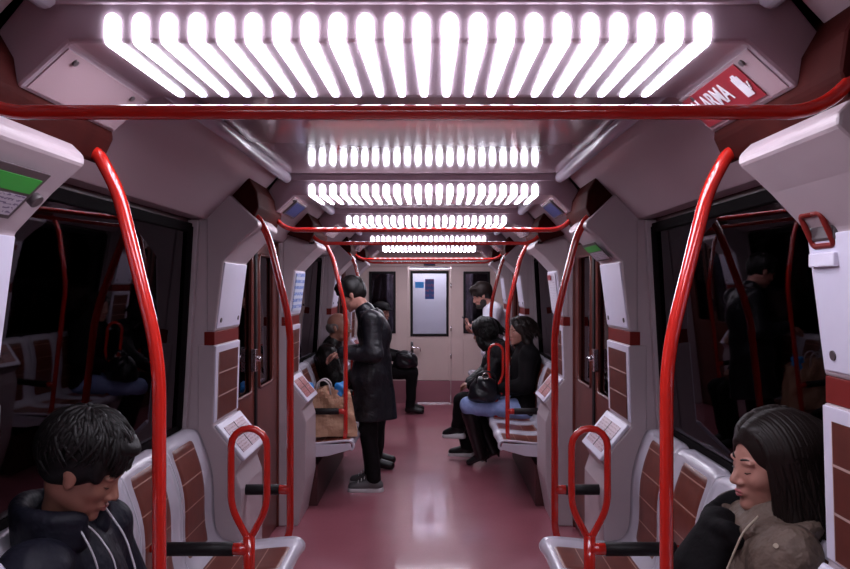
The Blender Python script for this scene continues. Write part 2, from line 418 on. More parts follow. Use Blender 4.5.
# ALARMA sign on the right wing of the nearest fixture
asg = empty('alarm_sign', on_wing(1, 1.68, .5), 'red ALARMA sign with a white hand symbol beside the nearest ceiling light', 'sign')
u = Vector((0, -1, 0)); v = Vector((-.095, 0, .087)).normalized()   # reading direction towards the camera, up = inwards
nrm = u.cross(v)
if nrm.z > 0: nrm = -nrm
p = on_wing(1, 1.825, .84, .0045)
vs = [p, p+u*.310, p+u*.310+v*.090, p+v*.090]
MB().add(vs+[a+nrm*.002 for a in vs], [(0,1,2,3),(7,6,5,4),(0,4,5,1),(1,5,6,2),(2,6,7,3),(3,7,4,0)]).build('plate', M['redsign'], asg)
def text_obj(txt, size, origin, u, v, material, parent, name, sx=1.0, ext=.0006):
    cu = bpy.data.curves.new(name, 'FONT'); cu.body = txt; cu.size = size; cu.extrude = ext; cu.align_y = 'BOTTOM_BASELINE'; cu.offset = size*.012
    o = bpy.data.objects.new(name, cu); link(o)
    dg = bpy.context.evaluated_depsgraph_get(); me = bpy.data.meshes.new_from_object(o.evaluated_get(dg))
    bpy.data.objects.remove(o)
    u = Vector(u).normalized(); v = Vector(v).normalized(); w = u.cross(v)
    mx = Matrix(((u.x*sx, v.x, w.x, origin[0]), (u.y*sx, v.y, w.y, origin[1]), (u.z*sx, v.z, w.z, origin[2]), (0, 0, 0, 1)))
    me.transform(mx); me.materials.clear(); me.materials.append(material)
    o = bpy.data.objects.new(name, me); link(o)
    if parent: o.parent = parent; me.transform(Matrix.Translation(-world_loc(parent)))
    return o
text_obj('ALARMA', .066, p+u*.02+v*.030+nrm*.0035, u, v, M['white'], asg, 'lettering', .76)
hd = MB()      # hand symbol: palm and fingers, flat plate
hp = p+u*.252+v*.043+nrm*.003
def rect(a0, a1, b0, b1, sk=0):
    q = [hp+u*a0+v*b0, hp+u*a1+v*b0, hp+u*(a1+sk)+v*b1, hp+u*(a0+sk)+v*b1]
    hd.add(q+[x+nrm*.0015 for x in q], [(0,1,2,3),(7,6,5,4),(0,4,5,1),(1,5,6,2),(2,6,7,3),(3,7,4,0)])
rect(.004, .036, -.028, .004); rect(.004, .010, .004, .024); rect(.012, .018, .004, .030); rect(.020, .026, .004, .030); rect(.028, .034, .004, .024); rect(.036, .042, -.016, .004, .010)
hd.build('hand_symbol', M['white'], asg)

# ------------------------------------------------------------------ pillars between doors and windows
def pillar(s, idx):
    y0, y1 = PIL[idx]
    txt = {0: 'pale pillar at the %s edge nearest the camera, beside the nearest seats', 1: 'pale %s pillar at the near side of the first doorway beyond the front seats',
           2: 'pale %s pillar at the far side of the first doorway, with a poster', 3: 'pale narrow-looking %s pillar behind the second row of seats', 4: 'pale %s pillar closest to the end wall'}[idx] % side_word[s]
    r = empty('door_pillar', (s*.98, (y0+y1)/2, 0), txt, 'pillar', 'pillars beside the doors')
    # full-height pilaster
    MB().prism([(s*1.065, 0), (s*.965, 0), (s*.965, 1.0), (s*.93, 1.34), (s*.93, 1.92), (s*1.04, 1.92)], y0+.006, y1-.006).build('backing', M['panel'], r, .004)
    edge = MB()
    for ya in ((y0-.035, y0) if idx % 2 else (y1, y1+.035),): edge.prism([(s*1.065, .95), (s*1.04, .95), (s*.985, 1.90), (s*1.03, 1.90)], ya[0], ya[1])
    edge.build('edge_strip', M['panel'], r, .003)
    # upper box: side profile, white front cover
    MB().prism([(s*.96, 1.405), (s*.922, 1.405), (s*.884, 1.72), (s*.80, 1.81), (s*.728, 1.875), (s*.73, 1.895), (s*.86, 2.02), (s*.96, 1.915)], y0, y1).build('head_box', M['panel'], r, .008)
    a0, a1 = y0+.012, y1-.012
    MB().add([(s*.916, a0, 1.418), (s*.916, a1, 1.418), (s*.878, a1, 1.715), (s*.878, a0, 1.715),
              (s*.926, a0, 1.418), (s*.926, a1, 1.418), (s*.890, a1, 1.715), (s*.890, a0, 1.715)],
             [(0,1,2,3),(7,6,5,4),(0,4,5,1),(1,5,6,2),(2,6,7,3),(3,7,4,0)]).build('front_cover', M['panel_white'], r, .003)
    for yy in (y0+.06, y1-.06):
        MB().tube([(s*.917, yy, 1.455), (s*.908, yy, 1.454)], .011, 12).build('lock', M['frame_dark'], r)
    MB().prism([(s*.97, 1.345), (s*.924, 1.345), (s*.924, 1.405), (s*.97, 1.405)], y0+.002, y1-.002).build('red_band', M['red_band'], r, .002)
    # lower box with the lectern-like slope
    MB().prism([(s*1.0, 1.345), (s*.92, 1.345), (s*.93, .985), (s*.80, .825), (s*.83, .775), (s*.805, .70), (s*.805, .30), (s*.86, 0), (s*1.0, 0)], y0, y1).build('lower_box', M['panel'], r, .007)
    # white rim and tile inlay
    def fx(z): return .92+(1.345-z)/.36*.01
    for nm, pts, m_ in (('white_rim', (y0+.004, y1-.004, 1.0, 1.34), M['panel_white']),):
        a, b, z0, z1 = pts
        vs = [(s*(fx(z)-.004), y, z) for y, z in ((a, z0), (b, z0), (b, z1), (a, z1))]+[(s*(fx(z)+.003), y, z) for y, z in ((a, z0), (b, z0), (b, z1), (a, z1))]
        MB().add(vs, [(0,1,2,3),(7,6,5,4),(0,4,5,1),(1,5,6,2),(2,6,7,3),(3,7,4,0)]).build(nm, m_, r, .002)
    p0 = Vector((s*(fx(1.0)-.005), y1-.045 if s > 0 else y0+.045, 1.005)); uu = Vector((0, -1 if s > 0 else 1, 0))
    sheet('tile_inlay', p0, uu, (s*-.01/.36, 0, 1), .33, .305, M['tile'], r, .002, (.33, .305))
    # info plate on the slope
    sl = Vector((s*.13, 0, .16)).normalized(); base = Vector((s*.80, 0, .825))
    nn = Vector((-s*.16, 0, .13)).normalized()
    def P(y, t, h): return Vector((0, y, 0))+base+sl*t+nn*h
    q = [P(y0+.006, .0, 0), P(y1-.006, .0, 0), P(y1-.006, .203, 0), P(y0+.006, .203, 0)]
    MB().add(q+[a+nn*.016 for a in q], [(0,1,2,3),(7,6,5,4),(0,4,5,1),(1,5,6,2),(2,6,7,3),(3,7,4,0)]).build('info_frame', M['panel_white'], r, .006)
    st = P(y1-.05 if s > 0 else y0+.05, .03, .0165)
    ip = sheet('info_plate', st, (0, -1 if s > 0 else 1, 0), sl, .32, .142, M['info'] if idx in (0, 1) else M['info_red'], r, .002)
    dv = MB(); 
    for t in (.03+.071,):
        qq = [P(y0+.05, t-.0025, .0185), P(y1-.05, t-.0025, .0185), P(y1-.05, t+.0025, .0185), P(y0+.05, t+.0025, .0185)]
        dv.add(qq+[a+nn*.002 for a in qq], [(0,1,2,3),(7,6,5,4),(0,4,5,1),(1,5,6,2),(2,6,7,3),(3,7,4,0)])
    ym = (y0+y1)/2
    qq = [P(ym-.003, .03, .0185), P(ym+.003, .03, .0185), P(ym+.003, .172, .0185), P(ym-.003, .172, .0185)]
    dv.add(qq+[a+nn*.002 for a in qq], [(0,1,2,3),(7,6,5,4),(0,4,5,1),(1,5,6,2),(2,6,7,3),(3,7,4,0)])
    dv.build('info_divider', M['frame_dark'], r)
    return r
for s in (-1, 1):
    for i in range(5): pillar(s, i)

# posters and signs on the pillars
def poster(s, idx, z0, z1, y_a, y_b, m_, label, name='poster', cat='poster', trim=None):
    def X(z): return .878+(1.715-z)/.297*.038-.004
    a = y_b if s > 0 else y_a
    p = Vector((s*X(z0), a, z0)); up = Vector((s*(X(z1)-X(z0)), 0, z1-z0))
    return props(sheet(name, p, (0, -1 if s > 0 else 1, 0), up, y_b-y_a, up.length, m_, None, .003), label, cat)
poster(-1, 2, 1.44, 1.70, 5.12, 5.46, M['poster_blue'], 'white poster with blue writing on the left pillar past the first doorway')
poster(1, 2, 1.44, 1.70, 5.14, 5.46, M['poster_white'], 'white notice with a red square on the right pillar past the first doorway')
q = props(sheet('notice_label', (.872, 5.40, 1.655), (0, -1, 0), (-.038, 0, .297), .12, .035, M['redsign'], None, .004), 'small red square at the top of the white notice', 'label')
# slope signs (line maps) under the pillar heads
def slope_sign(s, y0, y1, t0, t1, label, wide):
    a = Vector((s*.884, 0, 1.72)); b = Vector((s*.728, 0, 1.875)); d_ = (b-a); L = d_.length; d_.normalize()
    nn = Vector((-s*.155, 0, -.156)).normalized()
    r = empty('line_map_sign', a+d_*(t0+t1)/2*L+Vector((0, (y0+y1)/2, 0)), label, 'sign')
    yst, uu = (y1, Vector((0, -1, 0))) if s > 0 else (y0, Vector((0, 1, 0)))
    p = a+d_*t0*L+Vector((0, yst, 0))+nn*.0105; w = abs(y1-y0); h_ = (t1-t0)*L
    sheet('frame', p, uu, d_, w, h_, M['frame_dark'], r, .003)
    sheet('map_print', p+uu*.012+d_*.010+nn*.003, uu, d_, w-.024, h_*.42, M['map_strip'], r, .001)
    sheet('green_stripe', p+uu*.012+d_*h_*.56+nn*.003, uu, d_, w-.024, h_*.30, M['green'], r, .001)
    return r
slope_sign(-1, 1.32, 1.58, .22, .80, 'green and purple line map sign at the left edge nearest the camera', .2)
slope_sign(1, 3.42, 3.72, .12, .62, 'green and white line map sign on the right pillar before the first doorway', .2)
# lock opening in the nearest left head, red handle at right
props(MB().tube([Vector((-.80, 1.60, 1.792))+Vector((.1, 0, -.1)).normalized()*.0, Vector((-.80, 1.60, 1.792))+Vector((.1, 0, -.1)).normalized()*.016], .016, 16).build('key_lock', M['frame_dark'], bevel=.002),
      'small dark oval key lock on the nearest left pillar head', 'lock')
eh = empty('emergency_handle', (.83, 1.60, 1.73), 'dark red emergency handle on the nearest right pillar', 'handle')
MB().box(.874, .90, 1.56, 1.665, 1.70, 1.765).build('recess_box', M['frame_dark'], eh, .006)
MB().tube(fillet([(.852, 1.60, 1.757), (.852, 1.57, 1.757), (.882, 1.57, 1.690), (.882, 1.655, 1.690), (.852, 1.655, 1.757), (.852, 1.60, 1.757)], .012), .0065, 10).build('grab_ring', M['red_band'], eh)
MB().box(.874, .895, 1.56, 1.665, 1.645, 1.675).build('latch_plate', M['panel_white'], eh, .003)

# ------------------------------------------------------------------ side doors (two leaves each)
dn = 2
for s in (-1, 1):
    for (y0, y1) in DOORS:
        r = empty('door_%d' % dn, (s*1.0, (y0+y1)/2, 0), kind='structure'); dn += 1
        ym = (y0+y1)/2
        for a, b, far in ((y0+.02, ym-.004, 0), (ym+.004, y1-.02, 1)):
            w = b-a; g0, g1 = a+.16*(1 if not far else .55), b-.16*(1 if far else .55)
            x0, x1 = s*.995, s*1.03
            lf = MB(); lf.box(x0, x1, a, b, .01, 1.0); lf.box(x0, x1, a, b, 1.80, 1.88); lf.box(x0, x1, a, g0, 1.0, 1.80); lf.box(x0, x1, g1, b, 1.0, 1.80)
            L = lf.build('door_leaf', M['door'], r, .006)
            fr = MB().tube([(s*.993, y, z) for y, z in [(g0+.04, 1.0), (g1-.04, 1.0), (g1-.01, 1.01), (g1, 1.04), (g1, 1.76), (g1-.01, 1.79), (g1-.04, 1.80), (g0+.04, 1.80), (g0+.01, 1.79), (g0, 1.76), (g0, 1.04), (g0+.01, 1.01)]], .009, 8, closed=True)
            o = fr.build('window_seal', M['door'], r)
            MB().box(s*1.008, s*1.016, g0, g1, 1.0, 1.80).build('pane', M['glass'], r)
        sl_ = MB(); sl_.box(s*.985, s*1.0, ym-.022, ym-.003, .02, 1.87); sl_.box(s*.985, s*1.0, ym+.003, ym+.022, .02, 1.87)
        sl_.build('rubber_seal', M['black'], r)
        hh = MB().box(s*.965, s*.995, ym-.11, ym-.06, 1.12, 1.25); hh.tube([(s*.965, ym-.085, 1.20), (s*.94, ym-.085, 1.19)], .016, 10)
        hh.build('door_handle', M['chrome'], r, .004)
        MB().box(s*1.03, s*1.10, y0, y1, 0, 1.9).build('door_pocket', M['black'], r)
        for k_ in r.children:
            if k_.name.startswith('door_pocket'): bpy.data.objects.remove(k_)
        jam = MB(); jam.box(s*.985, s*1.10, y0, y0+.02, 0, 1.9); jam.box(s*.985, s*1.10, y1-.02, y1, 0, 1.9)
        jam.build('door_frame', M['door'], r, .003)

# ------------------------------------------------------------------ red brackets, ceiling bars, poles
BARS = [(1.28, 1.27, 1.86), (3.87, 3.40, 3.92), (5.03, 4.98, 5.62), (7.77, 7.25, 7.82), (8.90, 8.85, 9.36)]
for i, (yb, b0, b1) in enumerate(BARS):
    Z = 1.8975
    pts = fillet([(-.785, yb, Z+.085), (-.722, yb, Z+.020), (-.67, yb, Z), (.67, yb, Z), (.722, yb, Z+.020), (.785, yb, Z+.085)], [.04, .05, .05, .04])
    nm = ['nearest the camera, under the large light', 'second from the camera, under the second light', 'third from the camera, just past the first doorway', 'fourth from the camera, at the second doorway', 'nearest the end door']
    bar = empty('ceiling_handrail', (0, yb, Z), 'red tubular crossbar below the ceiling, '+nm[i], 'handrail', 'red crossbars under the ceiling')
    MB().tube(pts, .0125, 16).build('bar', M['red'], bar)
    for s in (-1, 1):
        MB().prism([(s*.735, 1.965), (s*.765, 1.90), (s*.80, 1.915), (s*.97, 1.97), (s*.97, 2.10), (s*.80, 2.13), (s*.745, 2.035)], b0, b1).build('bracket', M['red_dark'], bar, .01)
        gr = MB()
        for k in range(6):
            gr.box(s*.752, s*.785, b0+.10+k*.025, b0+.112+k*.025, 1.896, 1.915)
        gr.build('bracket_rib', M['red_dark'], bar)
PX = .604
POLES = [1.80, 3.45, 5.64, 7.25]
pn = ['nearest', 'second', 'third', 'fourth']
for i, y in enumerate(POLES):
    # guard rail sits at the pole and runs to the wall/pillar
    for s in (-1, 1):
        r = empty('grab_pole', (s*PX, y, .45), '%s red bent grab pole on the %s, counted from the camera' % (pn[i], side_word[s]), 'pole', 'red bent grab poles')
        path = [(s*.80, y, 1.93), (s*.752, y, 1.925), (s*.702, y, 1.833), (s*PX, y, 1.435), (s*PX, y, .50), (s*(PX+.02), y, .432), (s*(PX+.13), y, .415)]
        MB().tube(fillet(path, [.05, .05, .10, .05, .05]), .0165, 18).build('pole', M['red'], r)
        q = MB(); q.tube([(s*PX, y, .68), (s*(PX+.05), y, .68), (s*(PX+.055), y, .68), (s*.95, y, .68)], [.022, .022, .014, .014], 14)
        q.build('guard_rail', M['red'], r)
        MB().tube([(s*(PX+.045), y, .68), (s*(PX+.05), y, .68), (s*(PX+.27), y, .68), (s*(PX+.275), y, .68)], [.016, .024, .024, .016], 16).build('grip_pad', M['grip'], r)
LOOPS = [2.65, 6.60]
for i, y in enumerate(LOOPS):
    for s in (-1, 1):
        lx = .597
        r = empty('armrest_loop', (s*lx, y, .45), 'red hairpin grab loop with black armrest between the %s %s seats' % (('nearest', 'far')[i], side_word[s]), 'armrest', 'red hairpin grab loops')
        w = .063
        pts = [(s*lx, y, .72), (s*lx-.012, y, .735), (s*lx-w, y, .83), (s*lx-w, y, 1.03)]
        for k in range(0, 9):
            a = PI-PI*k/8; pts.append((s*lx+w*math.cos(a), y, 1.045+w*math.sin(a)))
        pts += [(s*lx+w, y, 1.03), (s*lx+w, y, .83), (s*lx+.012, y, .735), (s*lx, y, .72)]
        a_ = fillet([pts[0], pts[1], pts[2], pts[3]], .05)+pts[4:13]+fillet([pts[13], pts[14], pts[15], pts[16]], .05)
        MB().tube(a_, .0125, 14).build('loop', M['red'], r)
        MB().tube([(s*lx, y, .44), (s*lx, y, .60), (s*lx, y, .735)], .021, 14).build('stem', M['red'], r)
        q = MB(); q.tube([(s*lx, y, .685), (s*(lx+.055), y, .685), (s*(lx+.06), y, .685), (s*.99, y, .685)], [.022, .022, .014, .014], 14)
        q.build('rail', M['red'], r)
        MB().tube([(s*(lx+.05), y, .685), (s*(lx+.055), y, .685), (s*(lx+.30), y, .685), (s*(lx+.305), y, .685)], [.016, .024, .024, .016], 16).build('grip_pad', M['grip'], r)

# ------------------------------------------------------------------ seats
PROF = [(.542, .415), (.535, .44), (.543, .465), (.565, .476), (.62, .474), (.70, .466), (.78, .458), (.85, .458), (.895, .472), (.925, .505),
        (.94, .56), (.945, .63), (.945, .70), (.95, .77), (.965, .84), (.985, .90), (1.003, .95), (1.022, .974), (1.050, .982)]
def prof(t):
    n = len(PROF)-1; f = t*n; i = min(int(f), n-1); f -= i
    def P(k): return PROF[max(0, min(n, k))]
    out = []
    for c_ in (0, 1):
        p0, p1, p2, p3 = (P(i+k)[c_] for k in (-1, 0, 1, 2))
        out.append(.5*((2*p1)+(-p0+p2)*f+(2*p0-5*p1+4*p2-p3)*f*f+(-p0+3*p1-3*p2+p3)*f**3))
    return out
def seat_pt(t, v, W, off=0.):
    x, z = prof(t); x2, z2 = prof(min(1, t+.01)); x1, z1 = prof(max(0, t-.01))
    tx, tz = x2-x1, z2-z1; l = math.hypot(tx, tz) or 1; nx, nz = -tz/l, tx/l      # normal towards sitter (up / -x)
    e = abs(2*v-1)
    back = max(0, min(1, (t-.5)/.12))
    lift = .020*max(0, (e-.45)/.55)**2*min(1, t*12)*(1 if t < .93 else max(0, (1-t)/.07))
    # the waist of the backrest pulls in, its top droops at the corners
    hw = W/2*(1-.035*math.sin(PI*max(0, (t-.5)/.5)))
    dz = -.020*max(0, (e-.72)/.28)**2*max(0, (t-.72)/.28)
    o = lift+off
    return (x+nx*o, (v-.5)*2*hw, z+nz*o+dz)
def seat(yc, s, label, group, first=[None]):
    if first[0] is None:
        W = .424; r = empty('seat', (.80, 0, .42))
        nt_, nv = 44, 18; vs = []; fs = []
        for layer, off in ((0, 0.), (1, -.016)):
            for i in range(nt_+1):
                for j in range(nv+1): vs.append(seat_pt(i/nt_, j/nv, W, off))
        K = (nt_+1)*(nv+1)
        def id_(l, i, j): return l*K+i*(nv+1)+j
        for i in range(nt_):
            for j in range(nv):
                fs.append((id_(0, i, j), id_(0, i+1, j), id_(0, i+1, j+1), id_(0, i, j+1)))
                fs.append((id_(1, i, j), id_(1, i, j+1), id_(1, i+1, j+1), id_(1, i+1, j)))
        for i in range(nt_):
            fs.append((id_(0, i, 0), id_(1, i, 0), id_(1, i+1, 0), id_(0, i+1, 0))); fs.append((id_(0, i, nv), id_(0, i+1, nv), id_(1, i+1, nv), id_(1, i, nv)))
        for j in range(nv):
            fs.append((id_(0, 0, j), id_(0, 0, j+1), id_(1, 0, j+1), id_(1, 0, j))); fs.append((id_(0, nt_, j), id_(1, nt_, j), id_(1, nt_, j+1), id_(0, nt_, j+1)))
        MB().add(vs, fs, True).build('shell', M['seat_white'], r)
        for nm, t0, t1, va, vb in (('seat_pad', .17, .43, .17, .83), ('back_pad', .50, .885, .17, .83)):
            n1, n2 = 26, 12; vs = []; fs = []; uvs = []; acc = 0; prev = None
            for i in range(n1+1):
                t = t0+(t1-t0)*i/n1; x, z = prof(t)
                if prev: acc += math.hypot(x-prev[0], z-prev[1])
                prev = (x, z); q = i/n1
                nar = 1-.10*(1-math.cos(2*PI*(q-.5)))*.5 if nm == 'back_pad' else 1
                e2 = .10
                cor = 1.0
                if q < e2: cor = 1-.14*(1-q/e2)**2
                if q > 1-e2: cor = 1-.14*((q-1+e2)/e2)**2
                for j in range(n2+1):
                    v = .5+(va+(vb-va)*j/n2-.5)*cor*(1.0 if nm == 'seat_pad' else 1.02)
                    edge = j in (0, n2) or i in (0, n1)
                    vs.append(seat_pt(t, v, W, -.003 if edge else .004)); uvs.append((v*W+.10, acc+.01))
            for i in range(n1):
                for j in range(n2):
                    a = i*(n2+1)+j; fs.append((a, a+n2+1, a+n2+2, a+1))
            uv_obj(nm, vs, fs, uvs, M['pad'], r, True)
        first[0] = r; new = r
    else: new = copy_tree(first[0])
    new.location = (s*.80, yc, .42); new.rotation_euler = (0, 0, 0 if s > 0 else PI)
    props(new, label, 'seat', group); return new
pos = ['first', 'second', 'third', 'fourth']
for bi, (y0, y1) in enumerate(BAYS):
    for s in (-1, 1):
        for k in range(4):
            lab = '%s seat from the camera in the %s row of white seats on the %s' % (pos[k], ('near', 'far')[bi], side_word[s])
            seat(y0+(k+.5)*(y1-y0)/4, s, lab, 'white seats with dark red pads')
        r = empty('bench_support', (s*.85, (y0+y1)/2, 0), 'dark bench base with white end panels under the %s row of seats on the %s' % (('near', 'far')[bi], side_word[s]), 'bench base', 'bench bases')
        MB().box(s*.80, s*1.068, y0+.05, y1-.05, .0, .30).build('plinth', M['lower'], r, .004)
        MB().box(s*.60, s*1.02, y0+.04, y1-.04, .395, .430).build('beam', M['frame_dark'], r, .004)
        for ya in (y0+.002, y1-.022):
            MB().prism([(s*.542, .425), (s*.555, .468), (s*.86, .455), (s*.93, .52), (s*.93, .36), (s*.72, .375)], ya, ya+.02).build('end_panel', M['seat_white'], r, .004)
# tip-up seats by the end wall
for s in (-1, 1):
    for k in range(2):
        seat(9.58+k*.44, s, '%s of the two small seats by the end wall on the %s' % (('nearer', 'farther')[k], side_word[s]), 'white seats with dark red pads')
    r = empty('bench_support', (s*.85, 9.8, 0), 'dark bench base by the end wall on the %s' % side_word[s], 'bench base', 'bench bases')
    MB().box(s*.80, s*1.068, 9.40, 10.2, .0, .30).build('plinth', M['lower'], r, .004)
    MB().box(s*.60, s*1.02, 9.40, 10.2, .395, .430).build('beam', M['frame_dark'], r, .004)

#PEOPLE_BEGIN
# ------------------------------------------------------------------ people (signed-distance bodies, meshed with surface nets)
def rotm(yaw, pitch=0., roll=0.):
    """columns: forward, left, up of a figure facing yaw (radians, 0 = +X), pitched down"""
    return Matrix.Rotation(yaw, 3, 'Z') @ Matrix.Rotation(pitch, 3, 'Y') @ Matrix.Rotation(roll, 3, 'X')
def cap(a, b, ra, rb, tag=0, k=None): return dict(t='c', a=Vector(a), b=Vector(b), ra=ra, rb=rb, tag=tag, k=k)
def ell(c, rad, R=None, tag=0, k=None, op='+'): return dict(t='e', c=Vector(c), rad=rad, R=R or Matrix.Identity(3), tag=tag, k=k, op=op)
def bbox(p, pad):
    if p['t'] == 'c':
        lo = [min(p['a'][i]-p['ra'], p['b'][i]-p['rb'])-pad for i in range(3)]; hi = [max(p['a'][i]+p['ra'], p['b'][i]+p['rb'])+pad for i in range(3)]
    else:
        ext = [math.sqrt(sum((p['R'][i][j]*p['rad'][j])**2 for j in range(3))) for i in range(3)]
        lo = [p['c'][i]-ext[i]-pad for i in range(3)]; hi = [p['c'][i]+ext[i]+pad for i in range(3)]
    return lo, hi
def dist(p, X, Y, Z):
    if p['t'] == 'c':
        a, b = p['a'], p['b']; d = b-a; L2 = max(d.dot(d), 1e-9)
        h = np.clip(((X-a.x)*d.x+(Y-a.y)*d.y+(Z-a.z)*d.z)/L2, 0, 1)
        return np.sqrt((X-a.x-h*d.x)**2+(Y-a.y-h*d.y)**2+(Z-a.z-h*d.z)**2)-(p['ra']+(p['rb']-p['ra'])*h)
    R = p['R']; q = [(X-p['c'].x)*R[0][j]+(Y-p['c'].y)*R[1][j]+(Z-p['c'].z)*R[2][j] for j in range(3)]; r = p['rad']
    k0 = np.sqrt((q[0]/r[0])**2+(q[1]/r[1])**2+(q[2]/r[2])**2)+1e-9
    k1 = np.sqrt((q[0]/r[0]**2)**2+(q[1]/r[1]**2)**2+(q[2]/r[2]**2)**2)+1e-9
    return k0*(k0-1)/k1
def sdf_mesh(name, prims, res, k, mats, parent, wrinkle=None, cutz=None):
    pad = 2*k+3*res
    plus = [p for p in prims if p.get('op', '+') == '+']
    bb = [bbox(p, pad) for p in plus]
    lo = np.array([min(b[0][i] for b in bb) for i in range(3)]); hi = np.array([max(b[1][i] for b in bb) for i in range(3)])
    n = np.ceil((hi-lo)/res).astype(int)+2
    F = np.full(n, 1e3, np.float32); T = np.zeros(n, np.int8); B = np.full(n, 1e3, np.float32)
    ax = [lo[i]+res*np.arange(n[i]) for i in range(3)]
    for p in prims:
        l, h = bbox(p, (2*(p['k'] or k)+3*res))
        i0 = [max(0, int((l[i]-lo[i])/res)) for i in range(3)]; i1 = [min(n[i], int((h[i]-lo[i])/res)+2) for i in range(3)]
        if any(i1[i] <= i0[i] for i in range(3)): continue
        sl = tuple(slice(i0[i], i1[i]) for i in range(3))
        X = ax[0][sl[0]][:, None, None]; Y = ax[1][sl[1]][None, :, None]; Z = ax[2][sl[2]][None, None, :]
        d = dist(p, X, Y, Z).astype(np.float32); kk = p['k'] or k
        f = F[sl]
        if p.get('op', '+') == '+':
            hh = np.clip(.5+.5*(f-d)/kk, 0, 1); nf = f*(1-hh)+d*hh-kk*hh*(1-hh)
            nf = np.where(f > 100, d, nf); F[sl] = nf
            b = B[sl]; m = d < b; T[sl] = np.where(m, p['tag'], T[sl]); B[sl] = np.where(m, d, b)
        else:
            hh = np.clip(.5-.5*(f+d)/kk, 0, 1); F[sl] = f*(1-hh)-d*hh+kk*hh*(1-hh)
    if wrinkle:
        amp, fr = wrinkle
        X = ax[0][:, None, None]; Y = ax[1][None, :, None]; Z = ax[2][None, None, :]
        F = F+amp*(np.sin(fr*(X*.8+Z*.9)+3*np.sin(fr*.31*Y+1.3)+2*np.sin(fr*.23*Z))+.6*np.sin(fr*1.7*(Y*.9-Z*.5)+2.5*np.sin(fr*.4*X))).astype(np.float32)
    if cutz is not None:
        F = np.maximum(F, (cutz-ax[2][None, None, :]).astype(np.float32))
    S = F < 0
    c = S[:-1, :-1, :-1].astype(np.int8)
    cnt = np.zeros(c.shape, np.int8)
    for dx in (0, 1):
        for dy in (0, 1):
            for dz in (0, 1): cnt += S[dx:n[0]-1+dx, dy:n[1]-1+dy, dz:n[2]-1+dz]
    act = (cnt > 0) & (cnt < 8); I, J, K = np.nonzero(act); m = len(I)
    pos = np.zeros((m, 3)); num = np.zeros(m)
    cor = [(0,0,0),(1,0,0),(0,1,0),(1,1,0),(0,0,1),(1,0,1),(0,1,1),(1,1,1)]
    for a in range(8):
        for b in range(a+1, 8):
            if sum(abs(cor[a][i]-cor[b][i]) for i in range(3)) != 1: continue
            fa = F[I+cor[a][0], J+cor[a][1], K+cor[a][2]]; fb = F[I+cor[b][0], J+cor[b][1], K+cor[b][2]]
            w = (fa < 0) != (fb < 0); t = np.where(w, fa/np.where(w, fa-fb, 1), 0)
            for i in range(3): pos[:, i] += np.where(w, cor[a][i]+t*(cor[b][i]-cor[a][i]), 0)
            num += w
    pos = pos/num[:, None]+np.stack([I, J, K], 1); V = pos*res+lo
    idx = np.full(act.shape, -1, np.int64); idx[I, J, K] = np.arange(m)
    quads = []
    for axis in range(3):
        sA = [slice(1, n[i]-1) for i in range(3)]; sB = list(sA)
        sA[axis] = slice(0, n[axis]-1); sB[axis] = slice(1, n[axis])
        a, b = S[tuple(sA)], S[tuple(sB)]
        ch = np.nonzero(a != b); g = [ch[i]+(0 if i == axis else 1) for i in range(3)]
        flip = a[ch]
        u, v = (axis+1) % 3, (axis+2) % 3
        def cell(du, dv):
            q = [g[0].copy(), g[1].copy(), g[2].copy()]; q[u] = q[u]-du; q[v] = q[v]-dv
            return idx[q[0], q[1], q[2]]
        Q = np.stack([cell(1, 1), cell(0, 1), cell(0, 0), cell(1, 0)], 1)
        Q = np.where(flip[:, None], Q, Q[:, ::-1]); quads.append(Q)
    Q = np.concatenate(quads); Q = Q[(Q >= 0).all(1)]
    me = bpy.data.meshes.new(name)
    V = V-np.array(world_loc(parent)) if parent is not None else V
    me.vertices.add(len(V)); me.vertices.foreach_set('co', V.astype(np.float32).ravel())
    me.loops.add(len(Q)*4); me.loops.foreach_set('vertex_index', Q.astype(np.int32).ravel())
    me.polygons.add(len(Q)); me.polygons.foreach_set('loop_start', np.arange(0, len(Q)*4, 4, dtype=np.int32))
    for mm in mats: me.materials.append(mm)
    if len(mats) > 1:
        tag = T[I, J, K][Q[:, 0]]; me.polygons.foreach_set('material_index', tag.astype(np.int32))
    me.update(calc_edges=True); me.validate(); me.polygons.foreach_set('use_smooth', [True]*len(me.polygons))
    o = bpy.data.objects.new(name, me); link(o)
    if parent is not None: o.parent = parent
    return o

SK = {}
SK['skin_a'] = mat('skin_warm', (.36, .165, .115), .5, noise=(18, (.31, .135, .095), .35, .7))
SK['skin_b'] = mat('skin_light', (.45, .215, .165), .48, noise=(18, (.39, .175, .135), .35, .7))
SK['lip'] = mat('lips', (.36, .115, .105), .4)
SK['lip_f'] = mat('lips_rose', (.42, .11, .12), .35)
SK['eye'] = mat('eye_white', (.6, .57, .56), .2)
SK['iris'] = mat('iris_dark', (.02, .012, .01), .15)
SK['brow'] = mat('brow_dark', (.018, .012, .010), .7)
SK['hair'] = mat('hair_black', (.0045, .0032, .0032), .5, spec=.3, bump=(150, .3, .003))
SK['hair_brown'] = mat('hair_brown', (.011, .006, .005), .48, spec=.3, bump=(150, .3, .003))
SK['hair_grey'] = mat('hair_grey', (.16, .13, .125), .6, bump=(120, .6, .004))
SK['beard'] = mat('beard', (.022, .014, .011), .7, bump=(140, .8, .004))
CL = {}
CL['navy'] = mat('jacket_navy', (.0065, .0065, .014), .6, spec=.25, bump=(14, .5, .03))
CL['leather'] = mat('leather_black', (.006, .006, .009), .42, spec=.4, bump=(11, .5, .04))
CL['leather_b'] = mat('leather_brown_black', (.009, .0065, .006), .4, spec=.35, bump=(13, .8, .04))
CL['black'] = mat('wool_black', (.0055, .0045, .0055), .8, spec=.15, bump=(30, .4, .01))
